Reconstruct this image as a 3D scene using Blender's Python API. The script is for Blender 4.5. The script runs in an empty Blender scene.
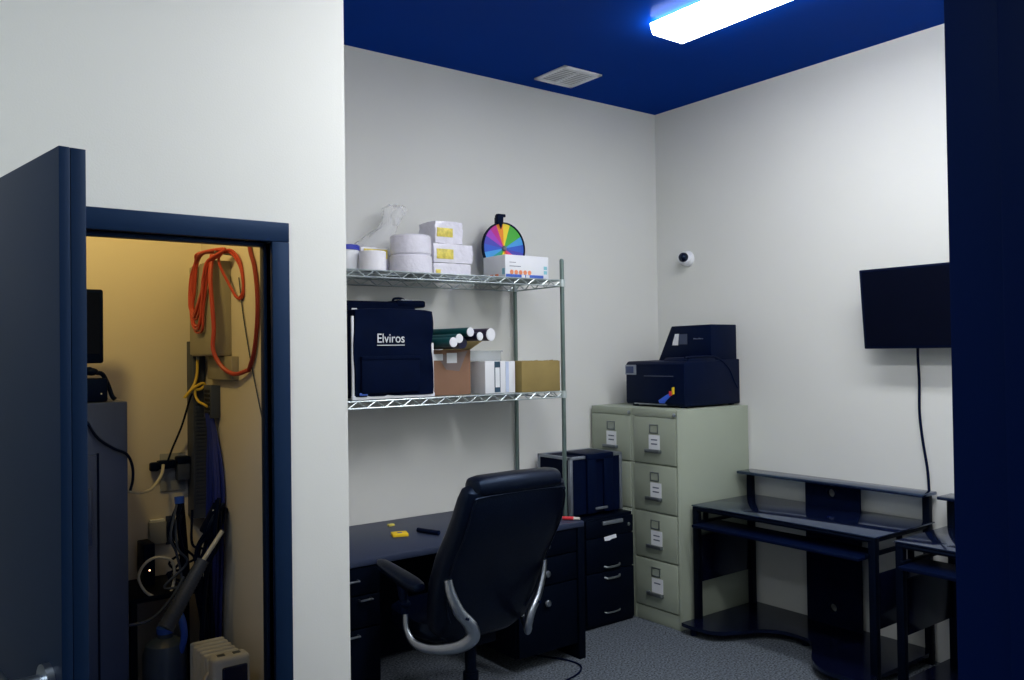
import bpy, bmesh, math, random
from mathutils import Vector, Matrix
random.seed(7)
C = bpy.context.scene.collection
SC = bpy.context.scene
PI = math.pi

# ------------------------------------------------------------------ materials
def lin(c):
    return tuple(((v / 255) / 12.92 if v / 255 <= .04045 else ((v / 255 + .055) / 1.055) ** 2.4) for v in c)

def mat(name, rgb, rough=.5, metal=0., var=.06, scale=8., bump=0., bscale=60., spec=.5, trans=0., alpha=1., emit=None, es=0.):
    m = bpy.data.materials.new(name); m.use_nodes = True
    nt = m.node_tree; b = nt.nodes['Principled BSDF']
    col = lin(rgb) + (1,)
    b.inputs['Roughness'].default_value = rough
    b.inputs['Metallic'].default_value = metal
    b.inputs['Specular IOR Level'].default_value = spec
    b.inputs['Transmission Weight'].default_value = trans
    b.inputs['Alpha'].default_value = alpha
    tc = nt.nodes.new('ShaderNodeTexCoord')
    n = nt.nodes.new('ShaderNodeTexNoise'); n.inputs['Scale'].default_value = scale; n.inputs['Detail'].default_value = 4
    nt.links.new(tc.outputs['Object'], n.inputs['Vector'])
    r = nt.nodes.new('ShaderNodeValToRGB')
    r.color_ramp.elements[0].position = .3; r.color_ramp.elements[1].position = .7
    r.color_ramp.elements[0].color = tuple(v * (1 - var) for v in col[:3]) + (1,)
    r.color_ramp.elements[1].color = tuple(min(1, v * (1 + var)) for v in col[:3]) + (1,)
    nt.links.new(n.outputs['Fac'], r.inputs['Fac'])
    nt.links.new(r.outputs['Color'], b.inputs['Base Color'])
    if bump:
        n2 = nt.nodes.new('ShaderNodeTexNoise'); n2.inputs['Scale'].default_value = bscale; n2.inputs['Detail'].default_value = 3
        nt.links.new(tc.outputs['Object'], n2.inputs['Vector'])
        bp = nt.nodes.new('ShaderNodeBump'); bp.inputs['Strength'].default_value = bump; bp.inputs['Distance'].default_value = .01
        nt.links.new(n2.outputs['Fac'], bp.inputs['Height']); nt.links.new(bp.outputs['Normal'], b.inputs['Normal'])
    if emit:
        b.inputs['Emission Color'].default_value = lin(emit) + (1,); b.inputs['Emission Strength'].default_value = es
    return m

M = {}
M['wall'] = mat('painted wall', (215, 217, 213), .75, var=.012, scale=2.5, bump=.05, bscale=180)
M['closet_wall'] = mat('closet wall paint', (214, 208, 200), .8, var=.015, scale=2.5, bump=.05, bscale=180)
M['ceiling'] = mat('blue ceiling paint', (3, 50, 140), .2, var=.02, scale=2, spec=.03)
_n = M['ceiling'].node_tree; _p = _n.nodes['Principled BSDF']; _p.inputs['Specular IOR Level'].default_value = 0; _p.inputs['Roughness'].default_value = 1
_g = _n.nodes.new('ShaderNodeBsdfGlossy'); _g.inputs['Roughness'].default_value = .19; _g.inputs['Color'].default_value = (.6, .78, 1, 1)
_m = _n.nodes.new('ShaderNodeMixShader'); _m.inputs[0].default_value = .014
_n.links.new(_p.outputs[0], _m.inputs[1]); _n.links.new(_g.outputs[0], _m.inputs[2]); _n.links.new(_m.outputs[0], _n.nodes['Material Output'].inputs['Surface'])
M['carpet'] = mat('grey carpet', (97, 105, 114), .95, var=.85, scale=95, bump=.9, bscale=260, spec=.1)
M['navy'] = mat('navy door paint', (12, 31, 58), .45, var=.03, scale=3, spec=.25)
M['darknavy'] = mat('dark navy frame paint', (1, 22, 72), .5, var=.05, scale=3, spec=.1)
M['black'] = mat('navy black plastic', (2, 10, 38), .5, var=.1, scale=10, spec=.14)
M['blackmat'] = mat('matte blue black', (2, 9, 36), .75, var=.15, scale=14, bump=.1, bscale=200, spec=.12)
M['blackgloss'] = mat('glossy blue black', (7, 11, 32), .16, var=.05)
M['glass'] = mat('tinted black glass', (10, 18, 44), .09, var=.05, spec=.6)
M['glass'].node_tree.nodes['Principled BSDF'].inputs['IOR'].default_value = 2.0
M['blackmetal'] = mat('black painted metal', (1, 4, 18), .5, var=.1, spec=.14)
M['screen'] = mat('dark screen', (2, 6, 24), .35, var=.05, spec=.1)
M['leather'] = mat('black leather', (1, 4, 20), .36, var=.12, scale=20, bump=.12, bscale=140, spec=.32)
M['chrome'] = mat('brushed steel', (172, 180, 190), .28, 1., var=.05, scale=30)
M['zinc'] = mat('zinc wire', (186, 198, 198), .3, .55, var=.06, scale=30)
M['postzinc'] = mat('dull zinc post', (112, 130, 126), .35, .75, var=.06, scale=30)
M['alu'] = mat('aluminium edging', (150, 158, 170), .4, .8, var=.05)
M['putty'] = mat('putty cabinet paint', (152, 161, 145), .5, var=.025, scale=4)
M['puttydark'] = mat('putty shadow line', (96, 102, 98), .6, var=.03)
M['steel'] = mat('dull steel', (128, 136, 140), .38, .8, var=.08, scale=30)
M['paper'] = mat('white paper', (222, 226, 230), .8, var=.03, scale=30)
M['ink'] = mat('grey print', (96, 106, 124), .8)
M['white'] = mat('white plastic', (226, 229, 234), .45, var=.02)
M['roll'] = mat('white tissue paper', (232, 232, 238), .9, var=.03, scale=20, bump=.15, bscale=50)
M['wrap'] = mat('white plastic wrap', (226, 225, 236), .25, var=.04, scale=18, bump=.55, bscale=22)
M['film'] = mat('clear crumpled film', (240, 242, 242), .3, var=.02, bump=.5, bscale=26, alpha=.27)
M['clear'] = mat('clear plastic', (205, 212, 214), .2, var=.03, alpha=.45)
M['yellowlab'] = mat('yellow print', (222, 206, 96), .5, var=.22, scale=45)
M['bluelid'] = mat('royal blue plastic', (30, 48, 170), .4)
M['teal'] = mat('dark teal print', (38, 70, 92), .6)
M['paleblue'] = mat('pale blue card', (190, 204, 230), .6)
M['orange'] = mat('orange print', (232, 140, 96), .6)
M['blueprint'] = mat('blue print', (58, 96, 190), .6)
M['cyanprint'] = mat('pale cyan print', (130, 190, 205), .6)
M['kraft'] = mat('brown cardboard', (140, 106, 84), .85, var=.06, scale=6)
M['kraft2'] = mat('tan cardboard', (140, 122, 72), .85, var=.08, scale=9)
M['tape'] = mat('grey packing tape', (120, 106, 104), .3, var=.05)
M['tubegreen'] = mat('dark green tube', (22, 84, 88), .4, var=.1)
M['tubenavy'] = mat('navy tube', (18, 20, 54), .4, var=.1)
M['tubeplum'] = mat('plum tube', (44, 34, 58), .4, var=.1)
M['desktop'] = mat('charcoal laminate', (38, 48, 72), .5, var=.06, scale=5)
M['deskbody'] = mat('black laminate', (1, 4, 16), .6, var=.08, scale=5, spec=.1)
M['sticky'] = mat('yellow paper pad', (238, 200, 30), .8)
M['red'] = mat('red plastic', (206, 50, 60), .4)
M['redcord'] = mat('red orange cord', (178, 66, 54), .45, var=.06)
M['darkred'] = mat('dark red cord', (136, 44, 44), .45, var=.06)
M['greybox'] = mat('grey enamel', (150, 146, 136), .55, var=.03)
M['duct'] = mat('slate plastic duct', (52, 62, 86), .6, var=.05)
M['yellowcable'] = mat('yellow patch cable', (206, 176, 66), .5)
M['bluecable'] = mat('blue data cable', (22, 40, 128), .5, var=.1)
M['bluebright'] = mat('bright blue plastic', (44, 90, 210), .4)
M['cablewhite'] = mat('white cable', (190, 188, 180), .5)
M['cablegrey'] = mat('grey hose', (58, 68, 88), .55, var=.1)
M['locker'] = mat('blue grey steel', (44, 60, 100), .45, var=.04)
M['jug'] = mat('pale blue plastic jug', (60, 76, 104), .3, var=.05)
M['outlet'] = mat('grey wall plate', (150, 154, 160), .5)
M['heater'] = mat('white enamel', (206, 208, 206), .35, var=.03)
M['heatblue'] = mat('glossy navy panel', (24, 34, 70), .1)
M['lens'] = mat('lit acrylic lens', (240, 244, 255), .4, emit=(252, 252, 252), es=16.2)
M['led'] = mat('lit indicator', (255, 220, 190), .4, emit=(255, 190, 140), es=3.)
for k_ in ('leather', 'black', 'blackmat', 'blackmetal', 'blackgloss', 'deskbody', 'navy', 'darknavy', 'glass'):
    M[k_].node_tree.nodes['Principled BSDF'].inputs['Specular Tint'].default_value = (.4, .62, 1, 1)
for n, c in dict(w_orange=(236, 140, 40), w_yellow=(240, 214, 50), w_green=(70, 172, 60), w_teal=(40, 160, 150), w_sky=(70, 160, 226), w_blue=(48, 92, 200),
                 w_indigo=(72, 70, 180), w_purple=(160, 60, 190), w_magenta=(190, 40, 140), w_pink=(232, 70, 130), w_red=(222, 60, 70)).items():
    M[n] = mat('wheel ' + n[2:], c, .4, var=.03)

# ------------------------------------------------------------------ mesh builder
class MB:
    def __init__(self): self.bm = bmesh.new(); self.mi = 0
    def add(self, t, Mx=None):
        if Mx is not None: t.transform(Mx)
        for f in t.faces: f.material_index = self.mi
        me = bpy.data.meshes.new('tmp'); t.to_mesh(me); t.free()
        self.bm.from_mesh(me); bpy.data.meshes.remove(me); return self
    def box(self, a, b, bev=0., seg=2, Mx=None):
        t = bmesh.new(); bmesh.ops.create_cube(t, size=1)
        a = Vector(a); b = Vector(b); s = b - a; c = (a + b) / 2
        for v in t.verts: v.co = Vector((v.co.x * s.x + c.x, v.co.y * s.y + c.y, v.co.z * s.z + c.z))
        if bev: bmesh.ops.bevel(t, geom=t.edges[:], offset=min(bev, .49 * min(abs(s.x), abs(s.y), abs(s.z))), segments=seg, affect='EDGES', profile=.5)
        return self.add(t, Mx)
    def cyl(self, a, b, r, r2=None, n=20, cap=True):
        a = Vector(a); b = Vector(b); d = b - a
        t = bmesh.new(); bmesh.ops.create_cone(t, cap_ends=cap, segments=n, radius1=r, radius2=r if r2 is None else r2, depth=d.length)
        q = Vector((0, 0, 1)).rotation_difference(d.normalized()).to_matrix().to_4x4()
        return self.add(t, Matrix.Translation((a + b) / 2) @ q)
    def sph(self, c, r, n=20, sc=(1, 1, 1)):
        t = bmesh.new(); bmesh.ops.create_uvsphere(t, u_segments=n, v_segments=n // 2 + 2, radius=r)
        return self.add(t, Matrix.Translation(c) @ Matrix.Diagonal(tuple(sc) + (1,)))
    def lathe(self, c, prof, n=32, axis='z'):
        t = bmesh.new(); rings = []
        for (r, z) in prof:
            if r < 1e-5: rings.append([t.verts.new((0, 0, z))])
            else: rings.append([t.verts.new((r * math.cos(2 * PI * k / n), r * math.sin(2 * PI * k / n), z)) for k in range(n)])
        for A, B in zip(rings, rings[1:]):
            for k in range(n):
                q = [A[k % len(A)], A[(k + 1) % n % len(A)], B[(k + 1) % n % len(B)], B[k % len(B)]]
                u = []
                for v in q:
                    if v not in u: u.append(v)
                if len(u) > 2: t.faces.new(u)
        R = Matrix.Identity(4)
        if axis == 'y': R = Matrix.Rotation(PI / 2, 4, 'X')      # local +z -> -y
        if axis == 'x': R = Matrix.Rotation(-PI / 2, 4, 'Y')     # local +z -> -x
        bmesh.ops.recalc_face_normals(t, faces=t.faces[:])
        return self.add(t, Matrix.Translation(c) @ R)
    def prism(self, pts, axis, a, b, bev=0.):
        t = bmesh.new()
        def mk(p, v): return {'x': (v, p[0], p[1]), 'y': (p[0], v, p[1]), 'z': (p[0], p[1], v)}[axis]
        A = [t.verts.new(mk(p, a)) for p in pts]; B = [t.verts.new(mk(p, b)) for p in pts]
        t.faces.new(A); t.faces.new(B[::-1])
        for k in range(len(pts)): t.faces.new((A[k], A[(k + 1) % len(pts)], B[(k + 1) % len(pts)], B[k]))
        bmesh.ops.recalc_face_normals(t, faces=t.faces[:])
        if bev: bmesh.ops.bevel(t, geom=t.edges[:], offset=bev, segments=2, affect='EDGES', profile=.5)
        return self.add(t)
    def tube(self, pts, r, n=8, sub=6, flat=1., up=None, closed=False):
        P = [Vector(p) for p in pts]; R = list(r) if hasattr(r, '__len__') else [r] * len(P)
        if sub > 1 and len(P) > 2:
            Q, S = [], []; N = len(P)
            for i in range(N if closed else N - 1):
                if closed: p0, p1, p2, p3 = P[i - 1], P[i], P[(i + 1) % N], P[(i + 2) % N]; ra, rb = R[i], R[(i + 1) % N]
                else:
                    p1, p2 = P[i], P[i + 1]; p0 = P[i - 1] if i else p1 * 2 - p2; p3 = P[i + 2] if i + 2 < N else p2 * 2 - p1; ra, rb = R[i], R[i + 1]
                for k in range(sub):
                    u = k / sub
                    Q.append(.5 * ((2 * p1) + (p2 - p0) * u + (2 * p0 - 5 * p1 + 4 * p2 - p3) * u * u + (3 * p1 - p0 - 3 * p2 + p3) * u ** 3))
                    S.append(ra + (rb - ra) * u)
            if not closed: Q.append(P[-1]); S.append(R[-1])
            P, R = Q, S
        t = bmesh.new(); rings = []; nrm = None; N = len(P)
        for i in range(N):
            if closed: d = (P[(i + 1) % N] - P[i - 1]).normalized()
            else: d = (P[min(i + 1, N - 1)] - P[max(i - 1, 0)]).normalized()
            if nrm is None:
                ref = Vector(up) if up else (Vector((0, 0, 1)) if abs(d.z) < .9 else Vector((1, 0, 0)))
                nrm = (ref - d * ref.dot(d)).normalized()
            else:
                nrm = (nrm - d * nrm.dot(d)).normalized()
            bn = d.cross(nrm)
            rings.append([t.verts.new(P[i] + (nrm * math.cos(2 * PI * k / n) + bn * (math.sin(2 * PI * k / n) * flat)) * R[i]) for k in range(n)])
        pr = list(zip(rings, rings[1:])) + ([(rings[-1], rings[0])] if closed else [])
        for A, B in pr:
            for k in range(n): t.faces.new((A[k], A[(k + 1) % n], B[(k + 1) % n], B[k]))
        if not closed: t.faces.new(rings[0][::-1]); t.faces.new(rings[-1])
        bmesh.ops.recalc_face_normals(t, faces=t.faces[:])
        return self.add(t)
    def loft(self, secs, n=28, p=3.2):
        """secs: (center, half_u, half_v, U, V) superellipse sections, capped"""
        t = bmesh.new(); rings = []
        for (c, hu, hv, U, V) in secs:
            c = Vector(c); U = Vector(U); V = Vector(V); ring = []
            for k in range(n):
                a = 2 * PI * k / n; ca, sa = math.cos(a), math.sin(a)
                ring.append(t.verts.new(c + U * (hu * math.copysign(abs(ca) ** (2 / p), ca)) + V * (hv * math.copysign(abs(sa) ** (2 / p), sa))))
            rings.append(ring)
        for A, B in zip(rings, rings[1:]):
            for k in range(n): t.faces.new((A[k], A[(k + 1) % n], B[(k + 1) % n], B[k]))
        t.faces.new(rings[0][::-1]); t.faces.new(rings[-1])
        bmesh.ops.recalc_face_normals(t, faces=t.faces[:])
        return self.add(t)
    def text(self, s, size, Mx, depth=.0006, font_align='LEFT'):
        cu = bpy.data.curves.new('t', 'FONT'); cu.body = s; cu.size = size; cu.extrude = depth; cu.align_x = font_align
        o = bpy.data.objects.new('t', cu); C.objects.link(o)
        dg = bpy.context.evaluated_depsgraph_get(); dg.update()
        me = bpy.data.meshes.new_from_object(o.evaluated_get(dg)); bpy.data.objects.remove(o); bpy.data.curves.remove(cu)
        t = bmesh.new(); t.from_mesh(me); bpy.data.meshes.remove(me)
        return self.add(t, Mx)
    def mesh(self, name, mats, loc=(0, 0, 0), ang=35):
        me = bpy.data.meshes.new(name)
        if any(loc): self.bm.transform(Matrix.Translation(-Vector(loc)))
        self.bm.to_mesh(me); self.bm.free()
        for m in (mats if isinstance(mats, (list, tuple)) else [mats]): me.materials.append(m)
        me.polygons.foreach_set('use_smooth', [True] * len(me.polygons))
        me.set_sharp_from_angle(angle=math.radians(ang))
        return me

def props(o, label, cat, group=None, kind=None):
    o['label'] = label; o['category'] = cat
    if group: o['group'] = group
    if kind: o['kind'] = kind
    return o

def T(name, label, cat, loc, group=None, kind=None):
    o = bpy.data.objects.new(name, None); C.objects.link(o); o.location = loc; o.empty_display_size = .05
    return props(o, label, cat, group, kind)

def wloc(o):
    v = Vector(o.location)
    while o.parent: o = o.parent; v += Vector(o.location)
    return v

def part(name, mb, m, parent, label=None):
    w = wloc(parent); me = mb.mesh(name, m, tuple(w))
    o = bpy.data.objects.new(name, me); C.objects.link(o); o.parent = parent
    if label: o['label'] = label
    return o

def solo(name, mb, m, label, cat, loc, group=None, kind=None):
    me = mb.mesh(name, m, loc); o = bpy.data.objects.new(name, me); C.objects.link(o); o.location = loc
    return props(o, label, cat, group, kind)

def struct(name, mb, m, label, cat, loc=(0, 0, 0)):
    return solo(name, mb, m, label, cat, loc, kind='structure')

def copy_tree(o, parent=None):
    c = o.copy(); C.objects.link(c); c.parent = parent
    for ch in list(o.children): copy_tree(ch, c)
    return c

RX = Matrix.Rotation(PI / 2, 4, 'X')                              # text facing -y
RXX = Matrix.Rotation(-PI / 2, 4, 'Z') @ RX                        # text facing -x (runs towards -y)
def at(x, y, z): return Matrix.Translation((x, y, z))

# ------------------------------------------------------------------ room
W, D, H = 4.512, 4.237, 3.394
YP = 2.55            # face of the closet partition
struct('floor', MB().box((-2.7, -1.6, -.1), (W + .12, D + .12, 0)), M['carpet'], 'grey speckled carpet floor', 'floor')
struct('ceiling', MB().box((-2.7, .25, H), (W + .12, D + .12, H + .1)), M['ceiling'], 'deep blue painted ceiling', 'ceiling')
struct('wall_back', MB().box((-2.7, D, 0), (W + .12, D + .12, H)), M['wall'], 'plain off white wall behind the shelving', 'wall')
struct('wall_right', MB().box((W, .25, 0), (W + .12, D, H)), M['wall'], 'plain off white wall with the screen', 'wall')
struct('wall_left', MB().box((-2.7, .45, 0), (-2.58, D, H)), M['wall'], 'off white side wall of the room', 'wall')
b = MB(); b.box((-2.7, .25, 0), (-.028, .45, H)); b.box((.992, .25, 0), (W, .45, H)); b.box((-.028, .25, 2.29), (.985, .45, H))
struct('wall_front', b, M['wall'], 'off white wall around the entrance doorway', 'wall')
b = MB(); b.box((-2.58, YP, 0), (.05, YP + .08, H)); b.box((.976, YP, 0), (1.235, YP + .08, H)); b.box((.05, YP, 2.04), (.976, YP + .08, H))
struct('wall_closet_front', b, M['wall'], 'off white partition wall with the closet doorway', 'wall')
struct('wall_closet_right', MB().box((1.124, YP + .08, 0), (1.235, D, H)), M['closet_wall'], 'right side wall inside the closet', 'wall')
struct('wall_closet_back', MB().box((-.3, 3.75, 0), (1.124, 3.87, H)), M['closet_wall'], 'rear wall inside the closet', 'wall')
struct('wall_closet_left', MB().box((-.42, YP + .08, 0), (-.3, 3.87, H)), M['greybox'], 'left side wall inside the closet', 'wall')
struct('ceiling_closet', MB().box((-.3, YP + .08, 2.85), (1.124, 3.75, 2.93)), M['closet_wall'], 'ceiling inside the closet', 'ceiling')

# closet door frame: face casing, rebate and stop
b = MB()
for x0, x1 in ((.0, .05), (.976, 1.032)): b.box((x0, YP - .018, 0), (x1, YP + .09, 2.0395), .002)
b.box((.0, YP - .018, 2.04), (1.032, YP + .09, 2.101), .002)
b.box((.05, YP + .03, 0), (.062, YP + .062, 2.04)); b.box((.966, YP + .03, 0), (.977, YP + .062, 2.04), .002); b.box((.05, YP + .03, 2.028), (.977, YP + .062, 2.041), .002)
struct('trim_1', b, M['navy'], 'dark navy steel frame around the closet doorway', 'door frame')
# entrance door frame close to the camera
b = MB()
for s, x in ((1, .944), (-1, .0225)):
    a = lambda p, q: (min(p, q), max(p, q))
    x0, x1 = a(x, x + s * .05); b.box((x0, .235, 0), (x1, .452, 2.24), .003)
    x0, x1 = a(x - s * .012, x + s * .02); b.box((x0, .30, 0), (x1, .392, 2.24), .003) if s > 0 else None
b.box((-.0275, .235, 2.24), (.988, .452, 2.29))
struct('trim_2', b, M['darknavy'], 'dark navy frame of the entrance doorway at the right edge', 'door frame')

# open closet door
def door():
    A = Vector((.239, 1.566, 0)); d = Vector((-.146, .989, 0)).normalized(); n = Vector((.989, .146, 0)).normalized()
    F = Matrix(((d.x, n.x, 0, A.x), (d.y, n.y, 0, A.y), (0, 0, 1, 0), (0, 0, 0, 1)))
    b = MB(); b.box((0, 0, .01), (.945, .0175, 2.04), .001, Mx=F); b.box((0.001, .0185, .01), (.945, .043, 2.04), .001, Mx=F); b.box((.003, .017, .012), (.94, .019, 2.038), Mx=F)
    r = solo('door_1', b, M['navy'], 'dark navy flush closet door standing open', 'door', (.239, 1.566, 0), kind='structure')
    h = MB()
    def tp(u, v, z): return F @ Vector((u, v, z))
    h.cyl(tp(.062, 0, 1.135), tp(.062, -.012, 1.135), .033); h.cyl(tp(.062, -.010, 1.135), tp(.062, -.055, 1.135), .018)
    h.tube([tp(.055, -.055, 1.135), tp(.10, -.058, 1.135), tp(.175, -.052, 1.133)], [.013, .012, .010], n=12)
    part('door_handle', h, M['chrome'], r, 'silver lever handle')
    h = MB()
    for z in (.25, 1.05, 1.82): h.cyl(tp(.95, .045, z - .05), tp(.95, .045, z + .05), .007)
    part('hinge', h, M['steel'], r)
door()

# ------------------------------------------------------------------ ceiling things
t = T('ceiling_light', 'long lit white fluorescent fixture on the blue ceiling', 'ceiling light', (3.325, 1.8, H))
part('housing', MB().box((3.26, .60, 3.378), (3.39, 3.01, H - .0005)), M['white'], t)
xs = [(3.192, 3.376), (3.204, 3.335), (3.214, 3.322), (3.436, 3.322), (3.446, 3.335), (3.458, 3.376)]
part('lens', MB().prism(xs, 'y', .585, 3.02), M['lens'], t, 'glowing acrylic lens')

t = T('air_vent', 'square white air vent on the blue ceiling', 'vent', (3.42, 3.94, H))
b = MB()
x0, x1, y0, y1 = 3.27, 3.575, 3.79, 4.085
for a_, c_ in (((x0, y0), (x1, y0 + .028)), ((x0, y1 - .028), (x1, y1)), ((x0, y0), (x0 + .028, y1)), ((x1 - .028, y0), (x1, y1))):
    b.box((a_[0], a_[1], H - .012), (c_[0], c_[1], H - .0005), .003)
b.box(((x0 + x1) / 2 - .006, y0, H - .012), ((x0 + x1) / 2 + .006, y1, H - .001))
part('frame', b, M['white'], t)
part('backing', MB().box((x0 + .01, y0 + .01, H - .003), (x1 - .01, y1 - .01, H - .0004)), M['outlet'], t)
b = MB()
for k in range(9):
    y = y0 + .042 + k * .0265
    b.box((x0 + .03, y - .009, -.0012), (x1 - .03, y + .0125, .0012), Mx=at(0, y, H - .008) @ Matrix.Rotation(math.radians(12), 4, 'X') @ at(0, -y, 0))
part('louvres', b, M['white'], t)

t = T('security_camera', 'white ball security camera with black lens on right wall', 'camera', (W, 3.943, 2.317))
part('base', MB().lathe((W, 3.943, 2.317), [(0.001, 0), (.055, 0), (.055, .012), (.048, .026), (.03, .034), (.0001, .036)], axis='x'), M['white'], t)
part('ball', MB().sph((W - .045, 3.94, 2.319), .046, 24), M['white'], t)
part('camera_lens', MB().sph((W - .070, 3.925, 2.323), .034, 24), M['blackgloss'], t, 'glossy black camera lens')

# ------------------------------------------------------------------ television and its cord
t = T('television', 'black flat screen television tilted on the right wall', 'television', (4.40, 2.12, 1.675))
RT = at(4.37, 2.155, 1.675) @ Matrix.Rotation(math.radians(-5.5), 4, 'Y')
def tvbox(b, a, c, bev=.004): return b.box(a, c, bev, Mx=RT)
b = MB(); tvbox(b, (0, -.405, 0), (.032, .405, .437), .006); tvbox(b, (.03, -.25, .04), (.055, .25, .33), .012)
part('casing', b, M['black'], t)
part('screen', tvbox(MB(), (-.0015, -.388, .016), (.002, .388, .425), .0), M['screen'], t)
b = MB(); b.box((4.47, 2.02, 1.80), (W - .0005, 2.22, 2.02), .003); b.cyl((4.48, 2.12, 1.9), (4.43, 2.12, 1.89), .022)
b.box((4.415, 2.04, 1.83), (4.445, 2.20, 1.97), .004)
part('wall_bracket', b, M['blackmetal'], t)
part('power_cord', MB().tube([(4.415, 2.282, 1.70), (4.46, 2.306, 1.62), (4.50, 2.322, 1.5), (4.504, 2.326, 1.33), (4.504, 2.312, 1.18), (4.504, 2.29, 1.03), (4.504, 2.282, .90), (4.504, 2.275, .70)], .0072, n=8), M['black'], t)

# ------------------------------------------------------------------ wire shelving
SX0, SX1, SY0, SY1 = 1.36, 3.19, 3.75, 4.205
t = T('wire_shelving_unit', 'chrome wire shelving unit standing over the desk', 'shelving unit', (2.27, 3.98, 0))
for (x, y) in ((SX0, SY0), (SX1, SY0), (SX0, SY1), (SX1, SY1)):
    b = MB(); b.cyl((x, y, .02), (x, y, 2.215), .0127, n=16); b.sph((x, y, 2.215), .0127, 12)
    for k in range(0, 60): b.cyl((x, y, .2 + k * .0335), (x, y, .2025 + k * .0335), .0132, n=12)
    p_ = part('post', b, M['postzinc'], t)
    part('foot', MB().lathe((x, y, 0), [(0.001, 0), (.02, 0), (.02, .012), (.010, .02), (.010, .04), (.0001, .04)], n=16), M['steel'], p_)
for z in (2.105, 1.456):
    b = MB()
    def rod(a, c, r): b.cyl(a, c, r, n=6)
    for y in (SY0, SY1):
        for dz, r in ((0, .0042), (-.034, .0042)): rod((SX0, y, z + dz - .004), (SX1, y, z + dz - .004), r)
        n = 36; w = (SX1 - SX0) / n
        for k in range(n):
            za, zb = (z - .004, z - .038) if k % 2 == 0 else (z - .038, z - .004)
            rod((SX0 + k * w, y, za), (SX0 + (k + 1) * w, y, zb), .0032)
    for x in (SX0, SX1):
        for dz in (0, -.034): rod((x, SY0, z + dz - .004), (x, SY1, z + dz - .004), .0042)
        n = 9; w = (SY1 - SY0) / n
        for k in range(n):
            za, zb = (z - .004, z - .038) if k % 2 == 0 else (z - .038, z - .004)
            rod((x, SY0 + k * w, za), (x, SY0 + (k + 1) * w, zb), .0032)
    for k in range(1, 72):
        x = SX0 + k * (SX1 - SX0) / 72; rod((x, SY0, z - .0028), (x, SY1, z - .0028), .0025)
    for f in (.33, .67): rod((SX0, SY0 + f * (SY1 - SY0), z - .009), (SX1, SY0 + f * (SY1 - SY0), z - .009), .0035)
    for (x, y) in ((SX0, SY0), (SX1, SY0), (SX0, SY1), (SX1, SY1)): b.cyl((x, y, z - .042), (x, y, z), .0195, .0175, n=16)
    part('wire_shelf', b, M['zinc'], t)

ZU, ZL = 2.1052, 1.4562
# upper shelf things
t = T('storage_tub', 'white plastic tub with a royal blue lid beside the partition', 'tub', (1.92, 3.95, ZU))
part('tub', MB().lathe((1.915, 3.95, ZU), [(0.001, 0), (.058, 0), (.062, .02), (.064, .112), (.0001, .112)]), M['white'], t)
part('lid', MB().lathe((1.915, 3.95, ZU + .112), [(0.001, 0), (.068, 0), (.068, .022), (.064, .026), (.0001, .026)]), M['bluelid'], t, 'royal blue lid')

b = MB(); c = (2.013, 3.85, ZU); b.lathe(c, [(.022, .001), (.064, .001), (.067, .004), (.067, .098), (.064, .102), (.022, .102), (.022, .001)])
solo('paper_roll', b, M['roll'], 'small white paper roll near the shelf front beside blue lidded tub', 'paper roll', c)
for k, lab in enumerate(('lower of the two stacked wide white paper rolls', 'upper of the two stacked wide white paper rolls')):
    c = (2.294, 3.95, ZU + k * .107); r = .114 - .004 * k
    b = MB(); b.lathe(c, [(.03, .0005), (r - .006, .0005), (r, .008), (r + .001, .05), (r, .098), (r - .008, .106), (.03, .106), (.03, .0005)], n=40)
    solo('paper_roll', b, M['wrap'], lab, 'paper roll', c, 'jumbo paper rolls stacked on the top shelf')

def crumple(b, c, hx, hy, prof, seed, n=22, amp=.18):
    rnd = random.Random(seed); t = bmesh.new(); rings = []
    for (z, s, ox) in prof:
        ring = []
        for k in range(n):
            a = 2 * PI * k / n; j = 1 + rnd.uniform(-amp, amp)
            ring.append(t.verts.new((c[0] + ox + hx * s * j * math.cos(a), c[1] + hy * s * j * math.sin(a), c[2] + z + rnd.uniform(-.006, .006))))
        rings.append(ring)
    for A, B in zip(rings, rings[1:]):
        for k in range(n): t.faces.new((A[k], A[(k + 1) % n], B[(k + 1) % n], B[k]))
    t.faces.new(rings[-1]); bmesh.ops.recalc_face_normals(t, faces=t.faces[:]); b.add(t); return b

t = T('plastic_bag', 'clear crumpled plastic bag with a twisted top behind the rolls', 'plastic bag', (2.17, 4.12, ZU))
part('film', crumple(MB(), (2.15, 4.125, ZU), .12, .075, [(.012, .85, 0), (.06, 1.05, 0), (.12, 1.0, 0), (.18, .9, .02), (.23, .7, .05), (.27, .5, .09), (.30, .42, .11), (.34, .5, .125), (.385, .6, .14), (.405, .4, .155)], 3), M['film'], t)
part('twisted_top', crumple(MB(), (2.285, 4.10, ZU + .29), .035, .03, [(0, .6, 0), (.03, .9, .005), (.06, 1.1, .015), (.09, .9, .02), (.11, .5, .01)], 9, 14, .3), M['film'], t)

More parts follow.
